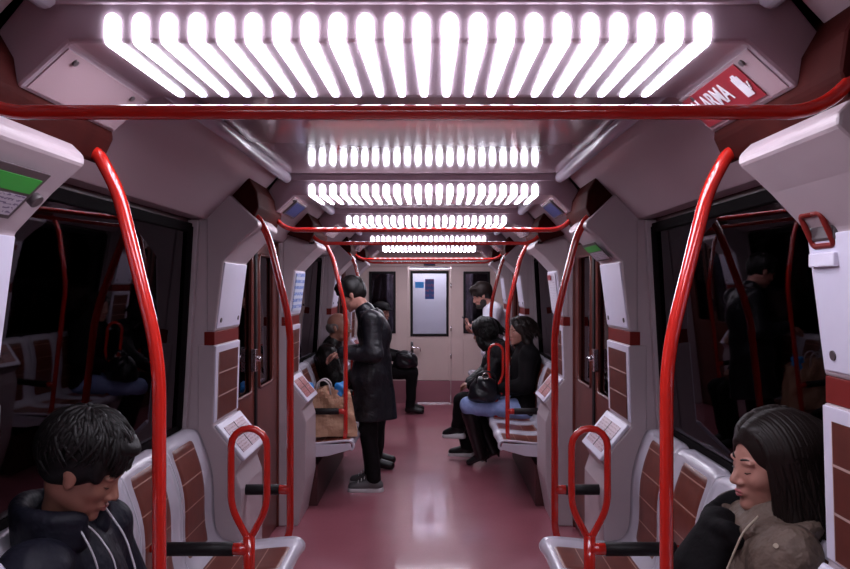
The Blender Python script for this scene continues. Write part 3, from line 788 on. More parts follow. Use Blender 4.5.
CL['puffer'] = mat('quilt_black', (.0055, .005, .007), .5, spec=.25, bump=(22, .7, .03))
CL['trouser'] = mat('trousers_black', (.0055, .0045, .0055), .75, spec=.15, bump=(16, .5, .02))
CL['jeans'] = mat('jeans_blue', (.20, .27, .52), .7, noise=(28, (.27, .34, .60), .35, .7), bump=(30, .4, .01))
CL['olive'] = mat('jacket_olive', (.135, .092, .070), .7, noise=(30, (.11, .074, .058), .35, .7), bump=(18, .8, .03))
CL['shirt'] = mat('shirt_white', (.72, .70, .80), .6, bump=(16, .6, .02))
CL['shoe'] = mat('shoe_black', (.006, .005, .006), .35, spec=.35)
CL['canvas'] = mat('shoe_grey', (.10, .095, .10), .6)
CL['sole'] = mat('sole_white', (.55, .53, .55), .5)
CL['cord'] = mat('cord_white', (.52, .50, .55), .5)
CL['piping'] = mat('piping_tan', (.42, .34, .26), .5)
CL['metal'] = mat('stud_metal', (.6, .55, .5), .25, 1.)
CL['bag'] = mat('bag_black', (.006, .006, .009), .3, spec=.4, bump=(24, .4, .01))
CL['collar'] = mat('collar_brown', (.10, .055, .045), .8)

def head_prims(c, R, sc=1., skin=0, lip=1, eye=2, iris=3, brow=4, closed=False, female=False, beard=None):
    c = Vector(c)
    def P(f, l, u): return c+R@(Vector((f, l, u))*sc)
    def E(f, l, u, rf, rl, ru, tag=skin, k=.012, pitch=0, yaw=0):
        RR = R@Matrix.Rotation(yaw, 3, 'Z')@Matrix.Rotation(pitch, 3, 'Y')
        return ell(P(f, l, u), (rf*sc, rl*sc, ru*sc), RR, tag, k*sc)
    out = [E(-.014, 0, .036, .098, .076, .086, k=.02), E(.028, 0, -.015, .066, .062, .085, k=.02),
           E(.030, 0, -.072, .056, .046 if female else .050, .040, k=.02), E(.074, 0, -.100, .017, .020, .015, k=.018),
           E(-.02, 0, -.05, .060, .056, .050, k=.02)]
    for s_ in (-1, 1):
        out.append(E(.056, s_*.036, -.022, .026, .022, .024, k=.016))         # cheek
        out.append(E(.078, s_*.030, .026, .012, .022, .008, k=.010))          # brow ridge
        out.append(E(.0725, s_*.031, .005, .0135, .0150, .0105, k=.004))  # lidded eyeball
        out.append(E(.0, s_*.078, -.008, .017, .008, .030, k=.006, pitch=-.15))      # ear
        out.append(E(-.008, s_*.083, .004, .014, .006, .018, k=.004))
        out.append(E(.094, s_*.012, -.033, .011, .009, .008, k=.006))         # nostril wing
    out.append(cap(P(.082, 0, .014), P(.1065, 0, -.024), .0085*sc, .0105*sc, skin, .009*sc))
    out.append(E(.1040, 0, -.029, .0115, .0100, .0085, k=.006))
    out.append(E(.0865, 0, -.060, .0135, .021, .013, k=.010))                  # muzzle
    return out, P

def hand_prims(w, d, palm_n, sc=1., curl=.6, skin=0):
    """wrist point, direction of the hand, palm normal; five fingers curling towards palm_n"""
    w = Vector(w); d = Vector(d).normalized(); n = Vector(palm_n); n = (n-d*n.dot(d)).normalized(); side = d.cross(n)
    out = []
    for q in (-.026, -.009, .009, .026): out.append(cap(w+side*q*.6*sc, w+d*.082*sc+side*q*sc, .013*sc, .0115*sc, skin, .006))
    for q, L in ((-.028, .062), (-.010, .078), (.009, .084), (.028, .074)):
        b = w+d*.085*sc+side*q*sc; d1 = (d*math.cos(curl)+n*math.sin(curl)); m_ = b+d1*L*.5*sc
        d2 = (d*math.cos(curl*2.1)+n*math.sin(curl*2.1)); e = m_+d2*L*.5*sc
        out += [cap(b, m_, .0092*sc, .0084*sc, skin, .003), cap(m_, e, .0084*sc, .0066*sc, skin, .003)]
    b = w+d*.02*sc+side*.026*sc; m_ = b+(d*.6+side*.55+n*.35).normalized()*.045*sc; e = m_+(d*.8+n*.5).normalized()*.034*sc
    out += [cap(b, m_, .0125*sc, .0105*sc, skin, .005), cap(m_, e, .0100*sc, .0075*sc, skin, .003)]
    return out

def person(label, base, yaw, J, look, top, legs, shoes, hairf, res=.007, hres=None, skin='skin_a', sc=1., inflate=.016, coat=None, wrinkle=.004,
           curl=.5, closed=False, female=False, lipm='lip', hands=True, palm=(None, None), heels=False, hem=None, collar=None, group=None, cover_hands=False, beard=False, shoe_sole=None):
    """J: joints in the figure's own frame (forward, left, up from the base point on the floor)"""
    r = empty('person', base, label, 'person', group)
    Ry = Matrix.Rotation(yaw, 3, 'Z'); B0 = Vector(base)
    def W(p): return B0+Ry@Vector(p)
    j = {k_: W(v) for k_, v in J.items()}
    tR = Ry@Matrix.Rotation(J_tilt(J), 3, 'Y')
    hy, hp, hr = look; HR = rotm(yaw+hy, hp, hr)
    wv = 1.0 if not female else .9
    torso = [ell(j['pelvis'], (.105*sc, .160*sc, .115*sc), tR, 0), ell(j['waist'], (.098*sc, .138*wv*sc, .15*sc), tR, 0), ell(j['chest'], (.115*sc, .160*wv*sc, .165*sc), tR, 0),
             cap(j['shL'], j['shR'], .058*sc, .058*sc, 0), cap(j['chest'], j['neck'], .085*sc, .058*sc, 0)]
    arms = []; lg = []
    for S in 'LR':
        arms += [cap(j['sh'+S], j['el'+S], .050*sc*wv, .040*sc*wv, 0), cap(j['el'+S], j['wr'+S], .040*sc*wv, .027*sc*wv, 0)]
        lg += [cap(j['hip'+S], j['kn'+S], .082*sc, .055*sc, 0), cap(j['kn'+S], j['an'+S], .053*sc, .036*sc, 0), cap(j['an'+S]+Vector((0, 0, -.02)), j['an'+S].lerp(j['toe'+S], .7), .028*sc, .018*sc, 0)]
    hsc = sc*(.96 if female else 1.)
    hp_, HP = head_prims(j['head'], HR, hsc, closed=closed, female=female)
    def feature(nm, pts, rr, m_): MB().tube([HP(*p) for p in pts], [q*hsc for q in rr], 8).build(nm, m_, r)
    for s_ in (-1, 1):
        feature('eyebrow', [(.088, s_*.012, .029), (.0885, s_*.022, .033), (.083, s_*.034, .035), (.073, s_*.046, .030)], [.0022, .0034, .0032, .0014], SK['brow'])
        if closed: feature('eyelashes', [(.0822, s_*.019, .001), (.0868, s_*.027, -.0025), (.0858, s_*.035, -.0025), (.0785, s_*.044, .001)], [.0008, .0015, .0016, .0009], SK['iris'])
        else:
            feature('eyelashes', [(.0825, s_*.019, .0075), (.0872, s_*.027, .0115), (.0862, s_*.035, .0115), (.079, s_*.044, .007)], [.0009, .0018, .0018, .0010], SK['iris'])
            e_ = HP(.0785, s_*.031, .0045); o_ = MB().tube([e_, e_+HR@Vector((.0078*hsc, 0, 0))], [.0085*hsc, .0055*hsc], 12).build('eye', SK['eye'], r)
            MB().tube([e_+HR@Vector((.0070*hsc, 0, 0)), e_+HR@Vector((.0086*hsc, 0, 0))], .0046*hsc, 10).build('iris', SK['iris'], r)
    feature('lips', [(.0905, .019, -.0605), (.0965, .009, -.0565), (.0985, 0, -.0570), (.0965, -.009, -.0565), (.0905, -.019, -.0605)], [.0016, .0044, .0046, .0044, .0016], SK[lipm])
    feature('lips', [(.0900, .017, -.0620), (.0945, .009, -.0670), (.0965, 0, -.0680), (.0945, -.009, -.0670), (.0900, -.017, -.0620)], [.0016, .0046, .0054, .0046, .0016], SK[lipm])
    neckp = [cap(HP(-.022, 0, -.055), j['neck'], .050*sc*wv, .056*sc*wv, 0)]
    body = torso+arms+lg+neckp+hp_
    if hands:
        for i, S in enumerate('LR'):
            d = j['hd'+S]-j['wr'+S]; pn = palm[i] if palm[i] else (0, 0, -1)
            body += hand_prims(j['wr'+S], d, Ry@Vector(pn), sc*wv, curl)
    body_o = sdf_mesh('body', body, hres or res, .022, [SK[skin]], r)
    # clothes
    g = inflate
    def grow(p, a):
        q = dict(p)
        if q['t'] == 'c': q['ra'] += a; q['rb'] += a
        else: q['rad'] = tuple(x+a for x in q['rad'])
        q['k'] = None; return q
    tp = [grow(p, g) for p in torso]; 
    for S in 'LR':
        wr = j['wr'+S]; el = j['el'+S]
        tp += [cap(j['sh'+S], el, .060*sc*wv+g, .048*sc*wv+g, 0), cap(el, wr+(el-wr).normalized()*.01, .046*sc*wv+g, .032*sc*wv+g*.8, 0)]
    if coat: tp += coat(W, j, r)
    sdf_mesh(top[0], tp, res, .03, [top[1]], r, wrinkle=(wrinkle, 26), cutz=hem)
    lp = [grow(torso[0], g*.6)]
    for S in 'LR': lp += [cap(j['hip'+S], j['kn'+S], .088*sc+g*.5, .062*sc+g*.5, 0), cap(j['kn'+S], j['an'+S], .060*sc+g*.5, (.040 if heels else .048)*sc+g*.4, 0)]
    sdf_mesh(legs[0], lp, res, .02, [legs[1]], r, wrinkle=(wrinkle*.7, 30))
    for S in 'LR':
        a, t = j['an'+S], j['toe'+S]; dr = (t-a); dr.z = 0; dr.normalize()
        if heels:
            kn = j['kn'+S]; up = (kn-a)
            ps = [cap(a+Vector((0, 0, -.02)), a+up*.84, .058, .078, 0), cap(a+Vector((0, 0, -.035)), t+Vector((0, 0, .0)), .038, .026, 0), cap(a-dr*.035+Vector((0, 0, -.03)), a-dr*.045+Vector((0, 0, -.085)), .018, .009, 0)]
            sdf_mesh('boot', ps, .006, .012, [CL['shoe']], r)
        else:
            ps = [cap(a+Vector((0, 0, -.035)), t, .046, .036, 0), cap(a-dr*.03+Vector((0, 0, -.045)), a+Vector((0, 0, -.02)), .042, .05, 0)]
            cz = min(a.z-.075, t.z-.03)
            sh = sdf_mesh('shoe', ps, .006, .02, [shoes], r, cutz=cz)
            if shoe_sole:
                sdf_mesh('sole', [cap(Vector((a.x, a.y, cz+.006))-dr*.035, Vector((t.x, t.y, cz+.006)), .042, .040, 0)], .006, .01, [shoe_sole], r, cutz=cz-.012)
    if collar: sdf_mesh('collar', collar(W, j, HP), min(res, .006), .012, [top[1]], r)
    for nm, prims_, m_, wr_ in hairf(HP, HR, sc, j, W): sdf_mesh(nm, prims_, hres or res, .02, [m_], r, wrinkle=wr_)
    return r, W, j, HP, HR
def J_tilt(J):
    d = Vector(J['neck'])-Vector(J['pelvis']); return math.atan2(d.x, d.z)

def seated(**o):
    J = dict(pelvis=(0, 0, .55), waist=(-.01, 0, .70), chest=(-.02, 0, .90), neck=(-.01, 0, 1.09), head=(.035, 0, 1.225),
             shL=(-.02, .175, 1.02), shR=(-.02, -.175, 1.02), elL=(.02, .235, .76), elR=(.02, -.235, .76), wrL=(.22, .10, .68), wrR=(.22, -.10, .68), hdL=(.32, .04, .66), hdR=(.32, -.04, .66),
             hipL=(.02, .085, .53), hipR=(.02, -.085, .53), knL=(.42, .11, .52), knR=(.42, -.11, .52), anL=(.40, .11, .10), anR=(.40, -.11, .10), toeL=(.54, .12, .035), toeR=(.54, -.12, .035))
    J.update(o); return J
def standing(**o):
    J = dict(pelvis=(0, 0, .92), waist=(.0, 0, 1.08), chest=(-.01, 0, 1.24), neck=(0, 0, 1.42), head=(.03, 0, 1.55),
             shL=(-.01, .175, 1.36), shR=(-.01, -.175, 1.36), elL=(.0, .23, 1.10), elR=(.0, -.23, 1.10), wrL=(.16, .18, 1.0), wrR=(.16, -.18, 1.0), hdL=(.24, .16, .98), hdR=(.24, -.16, .98),
             hipL=(0, .085, .88), hipR=(0, -.085, .88), knL=(.02, .10, .49), knR=(.02, -.10, .49), anL=(-.01, .11, .095), anR=(-.01, -.11, .095), toeL=(.13, .13, .035), toeR=(.13, -.13, .035))
    J.update(o); return J

def short_hair(m_, fringe=.0, volume=1., wr=(.003, 60), fr=1.):
    def f(HP, HR, sc, j, W):
        e = lambda f_, l, u, a, b, c_, op='+': ell(HP(f_, l, u), (a*sc, b*sc, c_*sc), HR, 0, None, op)
        pr = [e(-.026, 0, .050, .101+.008*volume, .080+.008*volume, .088+.012*volume), e(-.060, 0, .0, .066, .074, .075), e(.038, 0, .108, .056+fringe*.3, .060, .030)]
        for s_ in (-1, 1): pr.append(e(.004, s_*.066, .040, .040, .018, .050))
        if fringe:
            pr += [cap(HP(.055, .02, .115), HP(.096, .012, .060), .026*sc*fr, .014*sc*fr), cap(HP(.05, -.03, .112), HP(.090, -.030, .055), .026*sc*fr, .012*sc*fr), cap(HP(.05, .05, .10), HP(.080, .050, .050), .024*sc*fr, .012*sc*fr),
                   cap(HP(.03, -.06, .09), HP(.060, -.068, .020), .022*sc, .012*sc), cap(HP(.03, .06, .09), HP(.060, .068, .020), .022*sc, .012*sc)]
        pr.append(e(.085, 0, -.045, .070, .075, .078, '-'))
        pr[-1]['k'] = .01
        return [('hair', pr, m_, wr)]
    return f
def long_hair(m_, length=.26, spread=.06, front=.0, wr=(.005, 55), vol=0.):
    def f(HP, HR, sc, j, W):
        e = lambda f_, l, u, a, b, c_, op='+': ell(HP(f_, l, u), (a*sc, b*sc, c_*sc), HR, 0, None, op)
        pr = [e(-.024, 0, .050, .106+vol, .086+vol, .096+vol*.6), e(-.06, 0, -.01, .075+vol, .084+vol, .10), e(.018, 0, .108, .050, .060, .026)]
        for s_ in (-1, 1):
            pr += [cap(HP(.02, s_*.070, .070), HP(.0+front, s_*.080, -.05), .022, .026), cap(HP(.0+front, s_*.080, -.05), HP(-.01+front, s_*(.080+spread*.4), -.06-length*.5), .028, .032),
                   cap(HP(-.01+front, s_*(.080+spread*.4), -.06-length*.5), HP(-.02+front, s_*(.07+spread), -.06-length), .036, .020), cap(HP(-.05, s_*.05, -.05), HP(-.07, s_*.07, -.06-length), .055, .030)]
        pr.append(cap(HP(-.07, 0, -.02), HP(-.09, 0, -.06-length*.9), .07, .035))
        q = e(.105, 0, -.015, .074, .052, .090, '-'); q['k'] = .012; pr.append(q)
        return [('hair', pr, m_, wr)]
    return f
def add_locks(o, paths):
    mb = MB()
    for pts, rr in paths: mb.tube(pts, rr, 6, cap=True)
    bm = bmesh.new(); bm.from_mesh(o.data); off = world_loc(o.parent)
    vs = [bm.verts.new(Vector(v)-off) for v in mb.v]
    for f in mb.f:
        try: q = bm.faces.new([vs[i] for i in f]); q.smooth = True
        except ValueError: pass
    bm.to_mesh(o.data); bm.free()
def messy_locks(HP, sc, n, rad, cen, rnd, thfront, thside, thback, swirl=.5, r0=.0085, crown=(-.35, 0)):
    out = []
    for _ in range(n):
        phi = rnd.uniform(-PI, PI); f = math.cos(phi)      # f = 1 forward
        tm = thside+(thfront-thside)*max(0, f)**2+(thback-thside)*max(0, -f)**1.2
        t1 = tm*rnd.uniform(.55, 1.03); t0 = max(.05, t1-rnd.uniform(.7, 1.1)); sw = rnd.uniform(-swirl, swirl); lift = rnd.uniform(.0, .010); pts = []; rr = []
        for k_ in range(9):
            q = k_/8; th = t0+(t1-t0)*q; ph = phi+sw*q*q; m_ = 1+lift*3*q
            x, y, z = math.sin(th)*math.cos(ph), math.sin(th)*math.sin(ph), math.cos(th)
            ca, sa = math.cos(crown[0]), math.sin(crown[0]); x, z = x*ca+z*sa, -x*sa+z*ca
            pts.append(HP(cen[0]+x*rad[0]*m_, cen[1]+y*rad[1]*m_, cen[2]+z*rad[2]*m_+lift*math.sin(q*PI)))
            rr.append(sc*r0*(.75+.4*math.sin(q*PI))*(1-q**3*.93))
        out.append((pts, rr))
    return out
def falling_locks(HP, n, seed, L0, L1, r0, fmax=.058, wid=.112, hgt=.112):
    rn = random.Random(seed); paths = []
    for _ in range(n):
        sd = rn.choice((-1, 1)); f0 = rn.uniform(-.115, fmax); spread = rn.random(); L = rn.uniform(L0, L1); wv = rn.uniform(0, 6.28); back = min(1, max(0, (.05-f0)/.15)); j_ = rn.uniform(-.006, .006)
        env = math.sqrt(max(.06, 1-((f0+.022)/.128)**2)); pts = []; rr = []
        for k_ in range(15):
            q = k_/14
            if q < .5:
                a = q/.5*PI*.55
                p = (f0*(1-.1*math.sin(a))-.022*math.sin(a)-.03*back*math.sin(a)+j_*q, sd*(.006+wid*math.sin(a))*env, .036+(hgt*math.cos(a)+j_)*env); last = p
            else:
                t = (q-.5)/.5; p = (last[0]-.025*t-.02*back*t+.012*math.sin(wv+t*8)*t, last[1]+sd*(.035*t*spread-.012*t)+.010*math.sin(wv*1.7+t*7)*t, last[2]-L*t)
            pts.append(HP(*p)); rr.append(r0*(.65+.45*math.sin(q*PI))*(1-q**4*.9))
        paths.append((pts, rr))
    return paths
def smooth_line(name, pts, r_, m_, parent):
    return MB().tube(fillet(pts, .03), r_, 8).build(name, m_, parent)

# --- young man, bottom left (seated, profile facing the aisle, head bowed)
bx, by = -.91, 1.95
J = seated(pelvis=(.075, 0, .54), waist=(.06, 0, .66), chest=(.03, 0, .82), neck=(.0, .0, 1.005), head=(.080, -.045, 1.142), shL=(.03, .18, .925), shR=(.02, -.19, .925),
           elL=(.08, .24, .72), elR=(.06, -.26, .72), wrL=(.28, .10, .66), wrR=(.28, -.10, .66), hdL=(.36, .05, .65), hdR=(.36, -.05, .65))
def boy_collar(W, j, HP):
    out = []
    for k_ in range(-20, 21):
        a = k_/20*2.45; rr = .092
        p = W((.012+rr*.95*math.cos(a+PI), -.012+rr*math.sin(a+PI), .975)); q = W((.010+(rr+.010)*math.cos(a+PI), -.012+(rr+.010)*math.sin(a+PI), 1.055-.03*abs(k_)/20))
        out.append(cap(p, q, .020, .011, 0, .03))
    return out
r, W, j, HP, HR = person('young man with black hair and navy jacket sitting bottom left, head bowed', (bx, by, 0), 0, J, (0.02, .50, 0), ('jacket', CL['navy']), ('trousers', CL['trouser']), CL['shoe'],
    short_hair(SK['hair'], fringe=.05, volume=1.6, wr=(.002, 60), fr=.8), res=.007, hres=.0042, skin='skin_a', closed=True, collar=boy_collar, sc=.93)
hair = [c_ for c_ in r.children if c_.name.startswith('hair')][0]
add_locks(hair, messy_locks(HP, .93, 620, (.124, .101, .116), (-.024, 0, .044), random.Random(3), 1.98, 1.60, 2.15, .6))
smooth_line('earphone_cord', [HP(.03, -.055, -.10), W((.115, -.07, 1.0)), W((.165, -.07, .93)), W((.19, -.08, .80)), W((.19, -.06, .68))], .0022, CL['cord'], r)
smooth_line('drawstring', [W((.085, -.095, 1.02)), W((.130, -.105, .95)), W((.155, -.105, .86)), W((.165, -.09, .74))], .0025, CL['cord'], r)
smooth_line('piping', [W((.105, .0, 1.045)), W((.165, .0, .96)), W((.195, .0, .86)), W((.20, .0, .70))], .0028, CL['cord'], r)
# --- woman, bottom right (seated, resting against the window)
J = seated(pelvis=(.10, 0, .54), waist=(.08, 0, .66), chest=(.04, 0, .82), neck=(.0, 0, 1.0), head=(.005, -.0, 1.135), shL=(.03, .150, .945), shR=(.03, -.150, .945), elL=(.10, .20, .70), elR=(.07, -.22, .70),
           wrL=(.24, .09, .66), wrR=(.24, -.09, .66), hdL=(.32, .04, .65), hdR=(.32, -.04, .65))
def w_collar(W, j, HP):
    out = []
    for k_ in range(-20, 21):
        a = k_/20*2.4; rr = .098
        p = W((.015-rr*math.cos(a), rr*math.sin(a), .965)); q = W((.01-(rr+.03)*math.cos(a), (rr+.03)*math.sin(a), 1.010-.02*abs(k_)/20))
        out.append(cap(p, q, .018, .011, 0, .03))
    return out
r, W, j, HP, HR = person('woman with long dark hair and olive jacket resting against the window at bottom right', (.938, 1.99, 0), PI, J, (.12, .12, -.06), ('jacket', CL['olive']), ('trousers', CL['trouser']), CL['shoe'],
    long_hair(SK['hair_brown'], .24, .05, .0, wr=(.002, 60), vol=.004), res=.007, hres=.0042, skin='skin_b', closed=True, female=True, lipm='lip_f', collar=w_collar)
add_locks([c_ for c_ in r.children if c_.name.startswith('hair')][0], falling_locks(HP, 620, 11, .16, .34, .0085, fmax=.074))
sc_ = []
for k_ in range(0, 12):
    a = -2.3+2.9*k_/11; sc_.append(cap(W((.045+.095*math.cos(a), .115*math.sin(a), .985-.02*math.cos(a))), W((.055+.10*math.cos(a), .12*math.sin(a), 1.01-.03*math.cos(a))), .030, .022))
sc_ += [cap(W((.13, -.02, .97)), W((.19, -.01, .86)), .050, .062), cap(W((.19, -.01, .86)), W((.22, .02, .70)), .062, .055), cap(W((.15, .03, .93)), W((.21, .04, .80)), .04, .05)]
sdf_mesh('scarf', sc_, .006, .018, [CL['black']], r, wrinkle=(.0025, 40))
smooth_line('piping', [W((.085, .12, 1.035)), W((.125, .125, 1.0)), W((.165, .12, .90)), W((.18, .11, .78))], .0028, CL['piping'], r)
for q in ((.075, .19, .985),):
    p = W(q); MB().tube([p, p+Vector((-.003, -.010, .005))], .006, 12).build('snap_button', CL['piping'], r)

# --- standing man in a long black coat (profile facing left, looking down)
def coat_skirt(W, j, r):
    return [ell(W((-.01, 0, .90)), (.155, .19, .20)), cap(W((-.01, .05, .95)), W((-.015, .06, .56)), .12, .145), cap(W((-.01, -.05, .95)), W((-.02, -.06, .56)), .12, .145), cap(W((-.06, 0, 1.1)), W((-.11, 0, .56)), .10, .12)]
J = standing(pelvis=(-.04, 0, .92), waist=(-.05, 0, 1.06), chest=(-.045, 0, 1.23), neck=(.03, 0, 1.415), head=(.135, -.0, 1.545), shL=(-.03, .18, 1.345), shR=(-.03, -.18, 1.345),
             elL=(-.06, .26, 1.09), elR=(.02, -.24, 1.08), wrL=(.19, .22, 1.10), wrR=(.21, -.14, 1.08), hdL=(.30, .18, 1.07), hdR=(.31, -.12, 1.06),
             knL=(.0, .09, .49), knR=(.01, -.10, .49), anL=(-.05, .10, .095), anR=(-.01, -.12, .095), toeL=(.12, .10, .035), toeR=(.13, -.13, .035))
def m_collar(W, j, HP):
    out = []
    for k_ in range(-8, 9):
        a = k_/8*2.0; rr = .085
        out.append(cap(W((.01-rr*math.cos(a), rr*math.sin(a), 1.375+.0)), W((.02-(rr)*math.cos(a), rr*math.sin(a), 1.435-.03*abs(k_)/8)), .020, .012))
    return out
r, W, j, HP, HR = person('standing man in long black leather coat and grey sneakers, looking down', (-.465, 6.05, 0), PI, J, (0, .55, 0), ('leather_coat', CL['leather']), ('trousers', CL['trouser']), CL['canvas'],
    short_hair(SK['hair'], fringe=.02, volume=1.2), res=.008, hres=.006, skin='skin_b', closed=True, coat=coat_skirt, collar=m_collar, inflate=.020, wrinkle=.0032, hem=.56, shoe_sole=CL['sole'], palm=((0, 0, -1), (0, 0, -1)))
for S in 'LR':
    a, t = j['an'+S], j['toe'+S]
    for k_ in range(4):
        c_ = a.lerp(t, .45+.14*k_)+Vector((0, 0, .044-.006*k_)); MB().tube([c_+Vector((0, -.026, -.012)), c_+Vector((0, 0, .004)), c_+Vector((0, .026, -.012))], .0035, 6).build('shoelace', CL['sole'], r)

# --- balding man seated left
J = seated(head=(.075, 0, 1.245), neck=(.015, 0, 1.10), elL=(.06, .25, .78), elR=(.10, -.24, .78), wrR=(.27, -.10, .88), hdR=(.34, -.06, .96), wrL=(.25, .12, .66))
def bald(HP, HR, sc, j, W):
    e = lambda f_, l, u, a, b, c_, op='+': ell(HP(f_, l, u), (a*sc, b*sc, c_*sc), HR, 0, None, op)
    pr = [e(-.055, 0, -.005, .066, .077, .055), e(-.02, .070, .0, .045, .016, .040), e(-.02, -.070, .0, .045, .016, .040)]
    q = e(.085, 0, -.045, .080, .075, .085, '-'); q['k'] = .01; pr.append(q)
    return [('hair', pr, SK['hair_grey'], (.002, 80))]
r, W, j, HP, HR = person('balding man in black leather jacket sitting on the left behind the paper bag', (-.865, 6.78, 0), 0, J, (-.35, .05, 0), ('leather_jacket', CL['leather_b']), ('trousers', CL['trouser']), CL['shoe'],
    bald, sc=1.05, res=.009, hres=.006, skin='skin_a', palm=((0, 0, -1), (0, 1, 0)), inflate=.022, wrinkle=.005, curl=.7)
sdf_mesh('shirt_collar', [cap(W((.055, .055, 1.065)), W((.095, .0, 1.03)), .014, .014), cap(W((.055, -.055, 1.065)), W((.095, -.0, 1.03)), .014, .014)], .006, .01, [CL['collar']], r)

# --- seated woman right, black coat, jeans, knee-high boots
J = seated(pelvis=(.02, 0, .54), head=(.045, .0, 1.205), neck=(.0, 0, 1.07), knL=(.50, .085, .585), anL=(.47, .03, .20), toeL=(.57, .04, .09), knR=(.48, -.02, .50), anR=(.43, -.03, .135), toeR=(.54, -.03, .035), wrL=(.26, .08, .72), wrR=(.24, -.08, .72), hdL=(.34, .03, .71), hdR=(.33, -.03, .71))
J.update(anL=(.38, -.06, .13), toeL=(.49, -.07, .035), knL=(.50, .07, .565), anR=(.26, -.14, .16), toeR=(.36, -.16, .045), knR=(.46, -.06, .54))
r, W, j, HP, HR = person('seated woman with black coat, blue jeans and tall heeled boots, on the right', (.86, 6.72, 0), PI, J, (.42, .02, .05), ('coat', CL['black']), ('jeans', CL['jeans']), CL['shoe'],
    long_hair(SK['hair_brown'], .08, .02, -.022, vol=.0), res=.008, hres=.006, skin='skin_b', female=True, lipm='lip_f', heels=True, inflate=.026)
add_locks([c_ for c_ in r.children if c_.name.startswith('hair')][0], falling_locks(HP, 160, 5, .06, .14, .010, fmax=.045, wid=.104, hgt=.108))
bp = W((.16, .265, 1.02)); 
p = W((.125, .11, .985)); MB().tube([p, p+Vector((-.008, -.006, 0))], .010, 12).build('badge', CL['metal'], r)

# --- person in black beyond her, leaning forward, dark hair over the face
J = seated(chest=(.06, 0, .90), neck=(.16, 0, 1.07), head=(.25, 0, 1.175), shL=(.10, .17, 1.02), shR=(.10, -.17, 1.02), waist=(.03, 0, .70), elL=(.20, .24, .80), elR=(.20, -.24, .80), wrL=(.36, .08, .70), wrR=(.36, -.08, .70), hdL=(.43, .03, .69), hdR=(.43, -.03, .69),
           knL=(.45, .12, .56), anL=(.49, .02, .32), toeL=(.60, .0, .235), knR=(.44, -.10, .52))
def hood(HP, HR, sc, j, W):
    out = long_hair(SK['hair'], .10, .02, .01, vol=.016)(HP, HR, sc, j, W)
    return out
def h_collar(W, j, HP):
    out = []
    for k_ in range(16):
        a = 2*PI*k_/16; out.append(cap(W((.15+.10*math.cos(a), .11*math.sin(a), 1.05)), W((.17+.09*math.cos(a), .10*math.sin(a), 1.10)), .030, .026))
    return out
r, W, j, HP, HR = person('dark haired person in black quilted coat leaning forward beside the woman in jeans', (.77, 7.10, 0), PI, J, (-.5, .25, 0), ('quilted_coat', CL['puffer']), ('trousers', CL['trouser']), CL['shoe'],
    hood, res=.009, hres=.007, skin='skin_a', female=True, inflate=.034, collar=h_collar, wrinkle=.005, closed=True, shoe_sole=CL['sole'])
add_locks([c_ for c_ in r.children if c_.name.startswith('hair')][0], falling_locks(HP, 160, 6, .05, .12, .010, wid=.112))

# --- standing bearded man in a white shirt, reading a phone
J = standing(pelvis=(0, 0, .90), waist=(0, 0, 1.05), chest=(-.03, 0, 1.22), neck=(.03, 0, 1.39), head=(.115, 0, 1.515), elL=(.02, .23, 1.09), elR=(.02, -.22, 1.09), wrL=(.20, .10, 1.17), wrR=(.17, -.12, 1.10), hdL=(.27, .05, 1.20), hdR=(.24, -.08, 1.12))
def beard_hair(HP, HR, sc, j, W):
    out = short_hair(SK['hair_brown'], fringe=.03, volume=1.4)(HP, HR, sc, j, W)
    e = lambda f_, l, u, a, b, c_, op='+': ell(HP(f_, l, u), (a*sc, b*sc, c_*sc), HR, 0, None, op)
    pr = [e(.040, 0, -.095, .056, .056, .034), e(.02, .048, -.062, .042, .016, .045), e(.02, -.048, -.062, .042, .016, .045), e(.098, 0, -.046, .010, .022, .005), e(.082, 0, -.092, .026, .030, .026)]
    return out+[('beard', pr, SK['beard'], (.002, 90))]
r, W, j, HP, HR = person('standing bearded man in white shirt reading a phone near the end wall', (.70, 8.30, 0), PI, J, (.1, .42, 0), ('shirt', CL['shirt']), ('trousers', CL['trouser']), CL['shoe'],
    beard_hair, res=.009, hres=.007, skin='skin_b', closed=True, inflate=.018, wrinkle=.006, palm=((0, 0, 1), (0, 0, 1)))
ph = empty('phone', j['hdL']+Vector((-.02, 0, .03)), 'small dark phone held by the man in the white shirt', 'phone')
b_ = MB(); c0 = ph.location; u_ = Vector((-.55, 0, .83)); b_.slab(c0-u_*.07+Vector((0, -.037, 0)), u_, Vector((0, 1, 0)), .009, .145, .074); b_.build('case', M['frame_dark'], ph, .003)
n_ = u_.cross(Vector((0, 1, 0))).normalized()
MB().slab(c0-u_*.062+Vector((0, -.032, 0))-n_*.002, u_, Vector((0, 1, 0)), .002, .128, .064).build('display', M['blue_screen'], ph)

# --- person with a dark cap, far left by the end wall
J = seated(head=(.03, 0, 1.28), neck=(-.01, 0, 1.13), chest=(-.02, 0, .93), shL=(-.02, .18, 1.05), shR=(-.02, -.18, 1.05), wrL=(.30, .10, .72), wrR=(.30, -.10, .72), hdL=(.38, .05, .72), hdR=(.38, -.05, .72))
def cap_hat(HP, HR, sc, j, W):
    e = lambda f_, l, u, a, b, c_, op='+': ell(HP(f_, l, u), (a*sc, b*sc, c_*sc), HR, 0, None, op)
    return short_hair(SK['hair'])(HP, HR, sc, j, W)+[('cap', [e(-.01, 0, .075, .115, .095, .065), e(.10, 0, .055, .050, .060, .010)], CL['black'], None)]
r, W, j, HP, HR = person('seated person in dark cap and black jacket by the end wall on the left', (-.64, 9.72, 0), 0, J, (-.5, .1, 0), ('jacket', CL['black']), ('trousers', CL['trouser']), CL['shoe'],
    cap_hat, res=.010, hres=.008, skin='skin_a', inflate=.025)
bg = empty('black_bag', (-.30, 9.60, .60), 'shiny black bag on the lap of the person by the end wall', 'bag')
